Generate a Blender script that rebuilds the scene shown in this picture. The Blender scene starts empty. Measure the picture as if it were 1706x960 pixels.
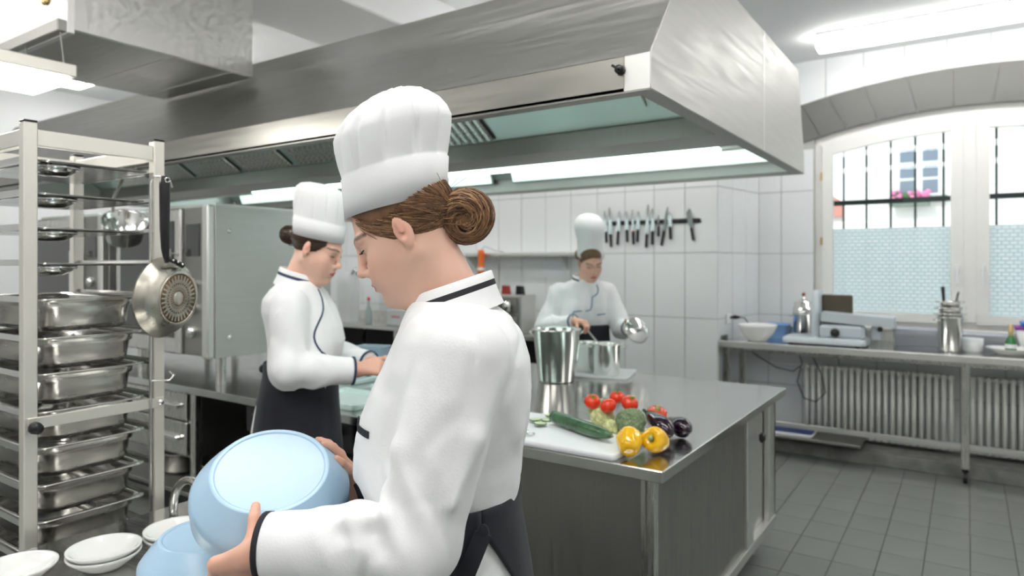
import bpy, bmesh, math, random
import numpy as np
from mathutils import Vector, Matrix

random.seed(7)
SC = bpy.context.scene
COL = SC.collection
PI = math.pi

# ------------------------------------------------------------------ camera, world, exposure
VIEW = math.radians(33.9)                      # the view turns this far left of +Y
cam_d = bpy.data.cameras.new('camera')
cam = bpy.data.objects.new('camera', cam_d)
COL.objects.link(cam)
cam.location = (0, 0, 1.55)
cam.rotation_euler = (PI / 2, 0, VIEW)
cam_d.sensor_width = 36
cam_d.lens = 23.8
cam_d.shift_y = -40 / 1706
cam_d.clip_start = 0.05
cam_d.dof.use_dof = True
cam_d.dof.focus_distance = 1.34
cam_d.dof.aperture_fstop = 3.4
SC.camera = cam

w = bpy.data.worlds.new('overcast_sky')
SC.world = w
w.use_nodes = True
bgn = w.node_tree.nodes['Background']
bgn.inputs[0].default_value = (0.86, 0.94, 1.0, 1)
bgn.inputs[1].default_value = 1.9
sun_d = bpy.data.lights.new('sun', 'SUN')
sun_d.energy = 2.2
sun_d.angle = 0.15
sun_o = bpy.data.objects.new('sun', sun_d)
sun_o.rotation_euler = (math.radians(50), 0, math.radians(-25))
COL.objects.link(sun_o)

SC.cycles.max_bounces = 8
SC.cycles.glossy_bounces = 4
SC.cycles.diffuse_bounces = 4
SC.cycles.adaptive_threshold = 0.02
SC.view_settings.view_transform = 'Standard'
SC.view_settings.look = 'None'
SC.view_settings.exposure = 0.1
SC.view_settings.gamma = 1.0
SC.view_settings.use_curve_mapping = False
LAMP = 19.0                                      # emission of every ceiling tube cover
HOODLAMP = 6.0

# ------------------------------------------------------------------ materials
MATS = {}
def mat(name, col, rough=0.5, metal=0.0, var=0.0, vscale=6.0, bump=0.0, bscale=40.0, stretch=None,
        coat=0.0, trans=0.0, ior=1.45, emit=None, estr=0.0, sss=0.0, alpha=1.0, aniso=0.0, rvar=0.0, sheen=0.0, detail=3.0, spec=0.5):
    if name in MATS: return MATS[name]
    m = bpy.data.materials.new(name); m.use_nodes = True
    nt = m.node_tree; N = nt.nodes; L = nt.links
    b = N['Principled BSDF']
    c4 = (*col, 1)
    b.inputs['Base Color'].default_value = c4
    b.inputs['Roughness'].default_value = rough
    b.inputs['Metallic'].default_value = metal
    b.inputs['IOR'].default_value = ior
    b.inputs['Coat Weight'].default_value = coat
    b.inputs['Coat Roughness'].default_value = 0.08
    b.inputs['Transmission Weight'].default_value = trans
    b.inputs['Subsurface Weight'].default_value = sss
    b.inputs['Subsurface Radius'].default_value = (0.012, 0.005, 0.003)
    b.inputs['Sheen Weight'].default_value = sheen
    b.inputs['Anisotropic'].default_value = aniso
    b.inputs['Specular IOR Level'].default_value = spec
    b.inputs['Alpha'].default_value = alpha
    if emit:
        b.inputs['Emission Color'].default_value = (*emit, 1); b.inputs['Emission Strength'].default_value = estr
    if var > 0 or bump > 0 or rvar > 0:
        tc = N.new('ShaderNodeTexCoord'); mp = N.new('ShaderNodeMapping')
        L.new(tc.outputs['Object'], mp.inputs[0])
        if stretch: mp.inputs['Scale'].default_value = stretch
    if var > 0 or rvar > 0:
        n = N.new('ShaderNodeTexNoise'); n.inputs['Scale'].default_value = vscale; n.inputs['Detail'].default_value = detail
        L.new(mp.outputs[0], n.inputs['Vector'])
        if var > 0:
            r = N.new('ShaderNodeValToRGB')
            r.color_ramp.elements[0].position = 0.3; r.color_ramp.elements[1].position = 0.7
            r.color_ramp.elements[0].color = tuple(max(0, c * (1 - var)) for c in col) + (1,)
            r.color_ramp.elements[1].color = tuple(min(1, c * (1 + var)) for c in col) + (1,)
            L.new(n.outputs['Fac'], r.inputs[0]); L.new(r.outputs[0], b.inputs['Base Color'])
        if rvar > 0:
            mr = N.new('ShaderNodeMapRange')
            mr.inputs['From Min'].default_value = 0.3; mr.inputs['From Max'].default_value = 0.7
            mr.inputs['To Min'].default_value = max(0.02, rough - rvar); mr.inputs['To Max'].default_value = rough + rvar
            L.new(n.outputs['Fac'], mr.inputs['Value']); L.new(mr.outputs[0], b.inputs['Roughness'])
    if bump > 0:
        n2 = N.new('ShaderNodeTexNoise'); n2.inputs['Scale'].default_value = bscale; n2.inputs['Detail'].default_value = detail
        L.new(mp.outputs[0], n2.inputs['Vector'])
        bp = N.new('ShaderNodeBump'); bp.inputs['Strength'].default_value = bump; bp.inputs['Distance'].default_value = 0.004
        L.new(n2.outputs['Fac'], bp.inputs['Height']); L.new(bp.outputs[0], b.inputs['Normal'])
    MATS[name] = m
    return m

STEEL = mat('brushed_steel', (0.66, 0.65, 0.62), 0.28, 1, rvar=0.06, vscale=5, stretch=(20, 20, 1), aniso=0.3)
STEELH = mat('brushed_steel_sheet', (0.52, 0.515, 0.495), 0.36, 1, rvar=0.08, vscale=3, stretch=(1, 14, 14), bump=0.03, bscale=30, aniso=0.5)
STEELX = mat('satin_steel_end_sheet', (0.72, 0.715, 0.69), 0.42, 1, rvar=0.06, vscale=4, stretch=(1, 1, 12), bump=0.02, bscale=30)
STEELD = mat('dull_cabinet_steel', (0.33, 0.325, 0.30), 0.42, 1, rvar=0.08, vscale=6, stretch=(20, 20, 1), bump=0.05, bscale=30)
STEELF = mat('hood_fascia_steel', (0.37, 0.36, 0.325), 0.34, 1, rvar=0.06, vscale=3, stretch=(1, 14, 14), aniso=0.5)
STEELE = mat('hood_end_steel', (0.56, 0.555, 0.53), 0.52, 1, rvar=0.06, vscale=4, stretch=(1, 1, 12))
STEELT = mat('worktop_steel', (0.62, 0.62, 0.60), 0.16, 1, rvar=0.06, vscale=8, stretch=(1, 12, 1), bump=0.02, bscale=30)
STEELP = mat('polished_steel', (0.74, 0.735, 0.71), 0.15, 1, rvar=0.04, vscale=8)
STEELG = mat('gastronorm_steel', (0.60, 0.59, 0.56), 0.23, 1, rvar=0.08, vscale=9, stretch=(1, 1, 4), bump=0.04, bscale=18)
ALU = mat('warm_aluminium', (0.80, 0.775, 0.71), 0.40, 0.75, rvar=0.06, vscale=10)
CHROME = mat('chrome', (0.82, 0.82, 0.82), 0.08, 1)
BLACKP = mat('black_plastic', (0.012, 0.012, 0.014), 0.38)
DARKGL = mat('dark_oven_glass', (0.03, 0.032, 0.03), 0.06, coat=0.5)
DARKIN = mat('dark_interior', (0.02, 0.02, 0.02), 0.7)
TILEW = mat('white_glazed_tile', (0.83, 0.85, 0.86), 0.14, var=0.02, vscale=1.3, bump=0.015, bscale=3)
TILEG = mat('grey_arch_tile', (0.165, 0.165, 0.158), 0.5, var=0.05, vscale=3)
GROUT = mat('grey_grout', (0.44, 0.44, 0.43), 0.9, var=0.05, vscale=20)
GROUTF = mat('floor_grout', (0.14, 0.142, 0.135), 0.9, var=0.1, vscale=20)
TILEF = mat('grey_floor_tile', (0.21, 0.222, 0.207), 0.42, var=0.07, vscale=2.2, bump=0.05, bscale=80, rvar=0.06)
PLASTER = mat('white_plaster', (0.84, 0.85, 0.855), 0.85, var=0.015, vscale=1.5, bump=0.06, bscale=60)
PAINTW = mat('white_gloss_paint', (0.86, 0.855, 0.83), 0.35, var=0.01, vscale=4)
RADW = mat('radiator_enamel', (0.84, 0.84, 0.81), 0.32, var=0.03, vscale=7)
CONC = mat('grey_plinth', (0.24, 0.24, 0.225), 0.8, var=0.25, vscale=9, bump=0.1, bscale=30)
PORC = mat('white_porcelain', (0.86, 0.86, 0.84), 0.12, var=0.01, vscale=5, coat=0.3)
BLUEB = mat('pale_blue_plastic', (0.45, 0.65, 0.84), 0.26, var=0.03, vscale=5, sss=0.08)
WHITEP = mat('white_plastic', (0.85, 0.86, 0.87), 0.35, var=0.01, vscale=6)
CLOTH = mat('white_cotton', (0.90, 0.905, 0.915), 0.85, var=0.012, vscale=5, bump=0.12, bscale=260, sheen=0.15)
HATC = mat('white_hat_cotton', (0.91, 0.915, 0.925), 0.85, var=0.012, vscale=8, bump=0.08, bscale=300, sheen=0.1)
TRIM = mat('black_piping', (0.02, 0.02, 0.026), 0.75, bump=0.15, bscale=400)
TRIMB = mat('navy_piping', (0.03, 0.05, 0.10), 0.75, bump=0.15, bscale=400)
APRON = mat('black_apron_cotton', (0.018, 0.019, 0.027), 0.8, var=0.15, vscale=9, bump=0.15, bscale=260, sheen=0.1)
ORANGE = mat('orange_plastic', (0.85, 0.16, 0.02), 0.35, var=0.05, vscale=8)
REDP = mat('dark_red_plastic', (0.35, 0.04, 0.03), 0.4, var=0.05, vscale=8)
BLUET = mat('royal_blue_plastic', (0.015, 0.05, 0.27), 0.4, var=0.08, vscale=6)
IRON = mat('dark_green_iron', (0.018, 0.035, 0.033), 0.6, var=0.1, vscale=9)
FACADE = mat('cream_render', (0.80, 0.76, 0.70), 0.9, var=0.03, vscale=0.5, bump=0.05, bscale=8)

# ------------------------------------------------------------------ mesh building
class MB:
    def __init__(s): s.v = []; s.f = []; s.m = []; s.sm = []
    def add(s, vs, fs, mi=0, smooth=False):
        o = len(s.v); s.v += [tuple(p) for p in vs]; s.f += [tuple(i + o for i in f) for f in fs]
        s.m += [mi] * len(fs); s.sm += [smooth] * len(fs); return s
    def box(s, x0, x1, y0, y1, z0, z1, mi=0, M=None, b=0.0):
        if x1 < x0: x0, x1 = x1, x0
        if y1 < y0: y0, y1 = y1, y0
        if z1 < z0: z0, z1 = z1, z0
        if b <= 0:
            vs = [(x, y, z) for x in (x0, x1) for y in (y0, y1) for z in (z0, z1)]
            fs = [(0, 1, 3, 2), (4, 6, 7, 5), (0, 4, 5, 1), (2, 3, 7, 6), (0, 2, 6, 4), (1, 5, 7, 3)]
        else:
            b = min(b, (x1 - x0) * .45, (y1 - y0) * .45, (z1 - z0) * .45)
            vs = []; idx = {}
            X = (x0, x1); Y = (y0, y1); Zz = (z0, z1); sg = (1, -1)
            for i in (0, 1):
                for j in (0, 1):
                    for k in (0, 1):
                        idx[i, j, k, 0] = len(vs); vs.append((X[i], Y[j] + sg[j] * b, Zz[k] + sg[k] * b))
                        idx[i, j, k, 1] = len(vs); vs.append((X[i] + sg[i] * b, Y[j], Zz[k] + sg[k] * b))
                        idx[i, j, k, 2] = len(vs); vs.append((X[i] + sg[i] * b, Y[j] + sg[j] * b, Zz[k]))
            fs = []
            def q(a, flip): fs.append(tuple(a) if not flip else tuple(reversed(a)))
            for i in (0, 1):
                q([idx[i, 0, 0, 0], idx[i, 0, 1, 0], idx[i, 1, 1, 0], idx[i, 1, 0, 0]], i == 1)
                q([idx[0, i, 0, 1], idx[1, i, 0, 1], idx[1, i, 1, 1], idx[0, i, 1, 1]], i == 1)
                q([idx[0, 0, i, 2], idx[0, 1, i, 2], idx[1, 1, i, 2], idx[1, 0, i, 2]], i == 1)
            for i in (0, 1):
                for j in (0, 1):
                    fl = (i == j)
                    q([idx[i, j, 0, 0], idx[i, j, 1, 0], idx[i, j, 1, 1], idx[i, j, 0, 1]], not fl)
                    q([idx[i, 0, j, 0], idx[i, 1, j, 0], idx[i, 1, j, 2], idx[i, 0, j, 2]], fl)
                    q([idx[0, i, j, 1], idx[1, i, j, 1], idx[1, i, j, 2], idx[0, i, j, 2]], not fl)
            for i in (0, 1):
                for j in (0, 1):
                    for k in (0, 1):
                        q([idx[i, j, k, 0], idx[i, j, k, 1], idx[i, j, k, 2]], (i + j + k) % 2 == 1)
        if M is not None: vs = [M @ Vector(p) for p in vs]
        return s.add(vs, fs, mi)
    def lathe(s, prof, n=24, M=None, mi=0, smooth=True, cap=False, rmod=None):
        vs = []; fs = []
        for (r, z) in prof:
            for k in range(n):
                a = 2 * PI * k / n; rr = r * (rmod(a, z) if rmod else 1)
                vs.append((rr * math.cos(a), rr * math.sin(a), z))
        for i in range(len(prof) - 1):
            for k in range(n):
                k2 = (k + 1) % n
                fs.append((i * n + k, i * n + k2, (i + 1) * n + k2, (i + 1) * n + k))
        if cap:
            fs.append(tuple(reversed(range(n)))); o = (len(prof) - 1) * n; fs.append(tuple(range(o, o + n)))
        if M is not None: vs = [M @ Vector(p) for p in vs]
        return s.add(vs, fs, mi, smooth)
    def tube(s, pts, r, n=8, mi=0, closed=False, smooth=True):
        P = [Vector(p) for p in pts]; m = len(P); vs = []; fs = []
        rr = r if isinstance(r, (list, tuple)) else [r] * m
        t0 = (P[1] - P[0]).normalized()
        up = Vector((0, 0, 1)) if abs(t0.z) < .9 else Vector((1, 0, 0))
        u = t0.cross(up).normalized()
        for i in range(m):
            if closed: t = (P[(i + 1) % m] - P[i - 1]).normalized()
            else: t = (P[min(i + 1, m - 1)] - P[max(i - 1, 0)]).normalized()
            u = (u - t * u.dot(t)).normalized(); v = t.cross(u)
            for k in range(n):
                a = 2 * PI * k / n; vs.append(P[i] + (u * math.cos(a) + v * math.sin(a)) * rr[i])
        for i in range(m if closed else m - 1):
            j = (i + 1) % m
            for k in range(n):
                k2 = (k + 1) % n; fs.append((i * n + k, i * n + k2, j * n + k2, j * n + k))
        if not closed:
            fs.append(tuple(reversed(range(n)))); fs.append(tuple(range((m - 1) * n, m * n)))
        return s.add(vs, fs, mi, smooth)
    def cyl(s, p0, p1, r, n=16, mi=0, r1=None):
        p0 = Vector(p0); p1 = Vector(p1); t = (p1 - p0).normalized()
        up = Vector((0, 0, 1)) if abs(t.z) < .9 else Vector((1, 0, 0))
        u = t.cross(up).normalized(); v = t.cross(u); r1 = r if r1 is None else r1
        vs = []
        for (p, q) in ((p0, r), (p1, r1)):
            for k in range(n):
                a = 2 * PI * k / n; vs.append(p + (u * math.cos(a) + v * math.sin(a)) * q)
        s.add(vs, [(k, (k + 1) % n, n + (k + 1) % n, n + k) for k in range(n)], mi, True)
        s.add(vs, [tuple(reversed(range(n))), tuple(range(n, 2 * n))], mi, False)
        return s
    def prism(s, poly, a0, a1, axis='y', mi=0, M=None):
        # poly of 2d points, extruded along axis from a0 to a1
        def mk(p, a):
            if axis == 'x': return (a, p[0], p[1])
            if axis == 'y': return (p[0], a, p[1])
            return (p[0], p[1], a)
        n = len(poly); vs = [mk(p, a0) for p in poly] + [mk(p, a1) for p in poly]
        if M is not None: vs = [M @ Vector(p) for p in vs]
        fs = [tuple(range(n)), tuple(reversed(range(n, 2 * n)))] + [(k, n + k, n + (k + 1) % n, (k + 1) % n) for k in range(n)]
        return s.add(vs, fs, mi)
    def ball(s, c, r, n=16, m=10, mi=0, M=None):
        rx, ry, rz = r if isinstance(r, (list, tuple)) else (r, r, r)
        vs = [(0, 0, 1)]; fs = []
        for i in range(1, m):
            t = PI * i / m
            for k in range(n):
                a = 2 * PI * k / n; vs.append((math.sin(t) * math.cos(a), math.sin(t) * math.sin(a), math.cos(t)))
        vs.append((0, 0, -1)); e = len(vs) - 1
        for k in range(n):
            k2 = (k + 1) % n
            fs.append((0, 1 + k, 1 + k2)); fs.append((e, 1 + (m - 2) * n + k2, 1 + (m - 2) * n + k))
            for i in range(m - 2): fs.append((1 + i * n + k, 1 + (i + 1) * n + k, 1 + (i + 1) * n + k2, 1 + i * n + k2))
        vs = [Vector((p[0] * rx, p[1] * ry, p[2] * rz)) for p in vs]
        if M is not None: vs = [M @ p for p in vs]
        c = Vector(c); return s.add([p + c for p in vs], fs, mi, True)
    def data(s, name, mats, off=(0, 0, 0), fix=True):
        me = bpy.data.meshes.new(name)
        ox, oy, oz = off
        me.from_pydata([(p[0] - ox, p[1] - oy, p[2] - oz) for p in s.v], [], s.f)
        for m in (mats if isinstance(mats, (list, tuple)) else [mats]): me.materials.append(m)
        me.polygons.foreach_set('material_index', s.m); me.polygons.foreach_set('use_smooth', s.sm)
        if fix:
            bm = bmesh.new(); bm.from_mesh(me); bmesh.ops.recalc_face_normals(bm, faces=bm.faces); bm.to_mesh(me); bm.free()
        me.update(); return me

def link(name, data, parent=None, loc=(0, 0, 0)):
    o = bpy.data.objects.new(name, data); COL.objects.link(o)
    if parent is not None: o.parent = parent
    else: o.location = loc
    return o
def root_of(o):
    while o.parent: o = o.parent
    return o
def tag(o, label, cat, group=None):
    o['label'] = label; o['category'] = cat
    if group: o['group'] = group
    return o
def thing(name, label, cat, loc, group=None, rz=0):
    o = link(name, None, None, loc); o.empty_display_size = 0.1; o.rotation_euler = (0, 0, rz)
    return tag(o, label, cat, group)
def part(name, mb, mats, parent, label=None, fix=True):
    r = root_of(parent); o = link(name, mb.data(name, mats, tuple(r.location) if r.rotation_euler.z == 0 else (0, 0, 0), fix), parent)
    if label: o['label'] = label
    return o
def solo(name, mb, mats, label, cat, loc, group=None, fix=True):
    return tag(link(name, mb.data(name, mats, loc, fix), None, loc), label, cat, group)
def struct(name, mb, mats, parent=None):
    o = link(name, mb.data(name, mats), parent)
    if parent is None: o['kind'] = 'structure'
    return o
def copy_tree(o, parent=None, loc=None, label=None):
    c = o.copy(); COL.objects.link(c)
    if parent is not None: c.parent = parent
    if loc is not None: c.location = loc
    if label: c['label'] = label
    for ch in list(o.children): copy_tree(ch, c)
    return c
def T(x, y, z): return Matrix.Translation((x, y, z))
def RX(a): return Matrix.Rotation(a, 4, 'X')
def RY(a): return Matrix.Rotation(a, 4, 'Y')
def RZ(a): return Matrix.Rotation(a, 4, 'Z')
def zto(n):                                     # rotation that turns +z to n
    return Vector((0, 0, 1)).rotation_difference(Vector(n)).to_matrix().to_4x4()
def arc(c, r, a0, a1, n, plane='xz'):
    o = []
    for i in range(n + 1):
        a = a0 + (a1 - a0) * i / n; p, q = r * math.cos(a), r * math.sin(a)
        o.append({'xz': (c[0] + p, c[1], c[2] + q), 'yz': (c[0], c[1] + p, c[2] + q), 'xy': (c[0] + p, c[1] + q, c[2])}[plane])
    return o
# ------------------------------------------------------------------ the room
CEIL = 3.385; YB = 5.74; YW = 6.57; XC = -1.755; XC2 = -1.623; XL = -8.0; XR = 2.6; YF = -2.4
ROWS = [-0.048, 0.517, 1.082, 1.647, 2.212, 2.777, 3.342]
KW = YW / 6.8
def zs(z): return 1.55 + (z - 1.55) * KW
# floor
fl = struct('floor', MB().box(XL, XR, YF, YW, -0.1, -0.006), GROUTF)
TX, TY = 0.2, 0.272
tile_me = MB().box(-TX / 2 + .0022, TX / 2 - .0022, -TY / 2 + .0022, TY / 2 - .0022, -0.006, 0, b=0.0012).data('floor_tile', TILEF)
rest = MB()
gx0 = -0.785 - 40 * TX; gy0 = 4.405 - 26 * TY
for i in range(60):
    for j in range(40):
        cx = gx0 + (i + .5) * TX; cy = gy0 + (j + .5) * TY
        x0, x1, y0, y1 = cx - TX / 2 + .0022, cx + TX / 2 - .0022, cy - TY / 2 + .0022, cy + TY / 2 - .0022
        if x1 < XL or x0 > XR or y1 < YF or y0 > YW: continue
        if -1.2 < cx < 1.3 and 2.9 < cy < 6.7:
            o = link('tile', tile_me, fl); o.location = (cx, cy, 0)
        else:
            rest.box(max(x0, XL), min(x1, XR), max(y0, YF), min(y1, YW), -0.006, 0)
o = link('tile_field', rest.data('tile_field', TILEF), fl); o['kind'] = 'stuff'

# back wall with knives (faces -Y)
wb = struct('wall_back', MB().box(XL, XC - .008, YB, YB + .12, 0, CEIL), GROUT)
tw = 0.283; g = 0.0028
for r in range(6):
    z0, z1 = max(0.0, ROWS[r]) + g, ROWS[r + 1] - g
    me = MB().box(g, tw - g, -.008, 0, z0 - z0, z1 - z0, b=0.0015).data('wall_tile', TILEW)
    for c in range(22):
        o = link('tile', me, wb); o.location = (XC - (c + 1) * tw, YB, z0)
# pillar return (faces +X, slightly splayed)
pv = Vector((XC2 - XC, YW - YB, 0)); plen = pv.length; pang = math.atan2(pv.y, pv.x)
PM = T(XC, YB, 0) @ RZ(pang)
wp = struct('wall_pillar', MB().box(0, plen, 0.006, 0.1, 0, CEIL, M=PM), GROUT)
for r in range(6):
    z0, z1 = max(0.0, ROWS[r]) + g, ROWS[r + 1] - g
    me = MB().box(g, plen / 3 - g, 0, .008, 0, z1 - z0, b=0.0015).data('return_tile', TILEW)
    for c in range(3):
        o = link('tile', me, wp); o.matrix_world = PM @ T(c * plen / 3, -.002, z0)

# window wall (faces -Y) with the arched opening
AX = 0.02
def zin(x): return zs(2.873) - (x - AX) ** 2 / (2 * 4.3)
def zout(x): return zs(3.198) - (x - AX) ** 2 / (2 * 5.18)
WL, WR, WB = -1.138, 1.178, 1.02
ww = MB()
ww.box(XC2 - .3, WL, YW, YW + .3, 0, CEIL); ww.box(WR, XR, YW, YW + .3, 0, CEIL)
ww.box(WL, WR, YW, YW + .3, 0, WB)
xs = [WL + (WR - WL) * i / 24 for i in range(25)]
for a, b_ in zip(xs[:-1], xs[1:]):
    ww.prism([(a, zin(a)), (b_, zin(b_)), (b_, CEIL), (a, CEIL)], YW, YW + .3, 'y')
wr = struct('wall_window', ww, GROUT)
# arch stones: radial joints
jx_in = [-1.126, -.9, -.654, -.352, -.092, .176, .44, .70, .95, 1.17]
jx_out = [-1.282, -1.065, -.769, -.428, -.092, .227, .56, .87, 1.14, 1.34]
jx_in = [-1.30] + jx_in + [1.35]; jx_out = [-1.52] + jx_out + [1.56]
jx_in = [x * KW for x in jx_in]; jx_out = [x * KW for x in jx_out]
for k in range(len(jx_in) - 1):
    a0, a1 = jx_in[k] + .004, jx_in[k + 1] - .004; b0, b1 = jx_out[k] + .004, jx_out[k + 1] - .004
    pol = [(a0 + (a1 - a0) * i / 4, zin(a0 + (a1 - a0) * i / 4) + .003) for i in range(5)] + \
          [(b1 + (b0 - b1) * i / 4, zout(b1 + (b0 - b1) * i / 4) - .003) for i in range(5)]
    o = link('arch_stone', MB().prism(pol, YW - .014, YW, 'y').data('arch_stone', TILEG), wr)
# wall tiles around the arch
def wtile(x0, x1, z0, z1):
    o = link('tile', MB().box(x0 + g, x1 - g, YW - .008, YW, z0 + g, z1 - g, b=.0015).data('window_wall_tile', TILEW), wr)
cols = [-1.622, -1.42, -1.142]
for c0, c1 in zip(cols[:-1], cols[1:]):
    for r in range(6):
        z0, z1 = max(.1, ROWS[r]), ROWS[r + 1]
        lim = min(zin(c0), zin(c1)) - .0
        if z0 > lim - .05: continue
        wtile(c0, c1, z0, min(z1, lim))
vx = [x * KW for x in (-1.68, -1.38, -1.08, -.769, -.45, -.14, .165, .47, .78, 1.08, 1.38, 1.68, 1.98, 2.28, 2.58)]
for c0, c1 in zip(vx[:-1], vx[1:]):
    a, b_ = c0 + g, c1 - g
    if a < 1.5:
        pol = [(a + (b_ - a) * i / 4, zout(a + (b_ - a) * i / 4) + .004) for i in range(5)] + [(b_, CEIL - .002), (a, CEIL - .002)]
        o = link('tile', MB().prism(pol, YW - .008, YW, 'y').data('arch_wall_tile', TILEW), wr)
    if c0 > 1.36:
        for r in range(6): 
            if max(.1, ROWS[r]) < 2.6: wtile(c0, c1, max(.1, ROWS[r]), min(ROWS[r + 1], 2.7))
xs2 = [-1.142 + .283 * i for i in range(9)]
for c0, c1 in zip(xs2[:-1], xs2[1:]):
    for z0, z1 in ((.9, 1.0),): wtile(c0, c1, z0, z1)
pw = struct('wall_parapet', MB().box(XC - .02, XR, 6.24, YW, 0, .845), GROUT)
for k in range(15):
    for z0, z1 in ((.1, .5), (.5, .845)): link('tile', MB().box(-1.74 + .283 * k + g, -1.74 + .283 * (k + 1) - g, 6.232, 6.24, z0 + g, z1 - g, b=.0015).data('parapet_tile', TILEW), pw)
struct('baseboard_window', MB().box(XC - .02, XR, 5.87, 6.232, 0, .1, b=.005), CONC)
struct('wall_left', MB().box(XL - .1, XL, YF, YW, 0, CEIL), PLASTER)
struct('wall_right', MB().box(XR, XR + .1, YF, YW + .3, 0, CEIL), PLASTER)
struct('wall_front', MB().box(XL, XR, YF - .1, YF, 0, CEIL), PLASTER)
struct('ceiling', MB().box(XL - .1, XR + .1, YF - .1, YW + .3, CEIL, CEIL + .1), PLASTER)
struct('trim_1', MB().box(-3.79, -3.04, YF, YB - .01, 3.1, CEIL, b=.01), PLASTER)   # boxed ceiling beam
struct('contrast_panel', MB().box(XR - 2.6 - .3, XR, YF, YF + .02, 0, 2.1, b=.01), STEELD)  # unseen dark panel behind the camera, added for contrast in the steel reflections

# window
win = link('window_1', None); win.location = ((WL + WR) / 2, YW, WB); win['kind'] = 'structure'
def framebar(mb, x0, x1, zb0, zb1, y0, y1): mb.box(x0, x1, y0, y1, zb0, zb1, b=.006)
y0, y1 = YW + .04, YW + .12
mb = MB(); mb.box(WL, WL + .06, y0 + .001, y1 - .001, WB, zin(WL) - .01); mb.box(WR - .06, WR, y0 + .001, y1 - .001, WB, zin(WR) - .01); mb.box(WL, WR, y0 + .002, y1 - .002, WB, WB + .05)
for a, b_ in zip(xs[:-1], xs[1:]): mb.prism([(a, zin(a) - .075), (b_, zin(b_) - .075), (b_, zin(b_)), (a, zin(a))], y0, y1, 'y')
part('outer_frame', mb, PAINTW, win)
part('window_sill', MB().box(WL, WR, YW - .02, YW + .13, WB - .035, WB, b=.008), PAINTW, win)
part('mullion', MB().box(AX - .05, AX + .05, y0 - .01, y1, WB + .05, zin(AX) - .07, b=.006), PAINTW, win)
GL = mat('window_glass', (1, 1, 1), 0.0)
nt = GL.node_tree; N = nt.nodes; N.clear()
out = N.new('ShaderNodeOutputMaterial'); mx = N.new('ShaderNodeMixShader'); tr = N.new('ShaderNodeBsdfTransparent'); gl = N.new('ShaderNodeBsdfGlossy')
gl.inputs['Roughness'].default_value = .02; fr = N.new('ShaderNodeFresnel'); fr.inputs[0].default_value = 1.3
tr.inputs[0].default_value = (.96, .985, .985, 1)
nt.links.new(fr.outputs[0], mx.inputs[0]); nt.links.new(tr.outputs[0], mx.inputs[1]); nt.links.new(gl.outputs[0], mx.inputs[2]); nt.links.new(mx.outputs[0], out.inputs[0])
FILM = mat('frosted_film', (1, 1, 1), 0.5)
nt = FILM.node_tree; N = nt.nodes; N.clear()
out = N.new('ShaderNodeOutputMaterial'); tc = N.new('ShaderNodeTexCoord'); mp = N.new('ShaderNodeMapping'); mp.inputs['Rotation'].default_value = (PI / 2, 0, 0)
br = N.new('ShaderNodeTexBrick'); br.inputs['Scale'].default_value = 1; br.inputs['Brick Width'].default_value = .052; br.inputs['Row Height'].default_value = .031
br.inputs['Mortar Size'].default_value = .006; br.inputs['Mortar Smooth'].default_value = .4
br.inputs['Color1'].default_value = (.97, .985, .985, 1); br.inputs['Color2'].default_value = (.93, .965, .97, 1); br.inputs['Mortar'].default_value = (.74, .84, .86, 1)
tl = N.new('ShaderNodeBsdfTranslucent'); df = N.new('ShaderNodeBsdfDiffuse'); tp = N.new('ShaderNodeBsdfTransparent'); m1 = N.new('ShaderNodeMixShader'); m2 = N.new('ShaderNodeMixShader')
m1.inputs[0].default_value = .3; m2.inputs[0].default_value = .22
K = nt.links.new
K(tc.outputs['Object'], mp.inputs[0]); K(mp.outputs[0], br.inputs['Vector']); K(br.outputs['Color'], tl.inputs[0]); K(br.outputs['Color'], df.inputs[0])
K(tl.outputs[0], m1.inputs[1]); K(df.outputs[0], m1.inputs[2]); K(m1.outputs[0], m2.inputs[1]); K(br.outputs['Color'], tp.inputs[0]); K(tp.outputs[0], m2.inputs[2]); K(m2.outputs[0], out.inputs[0])
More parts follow.
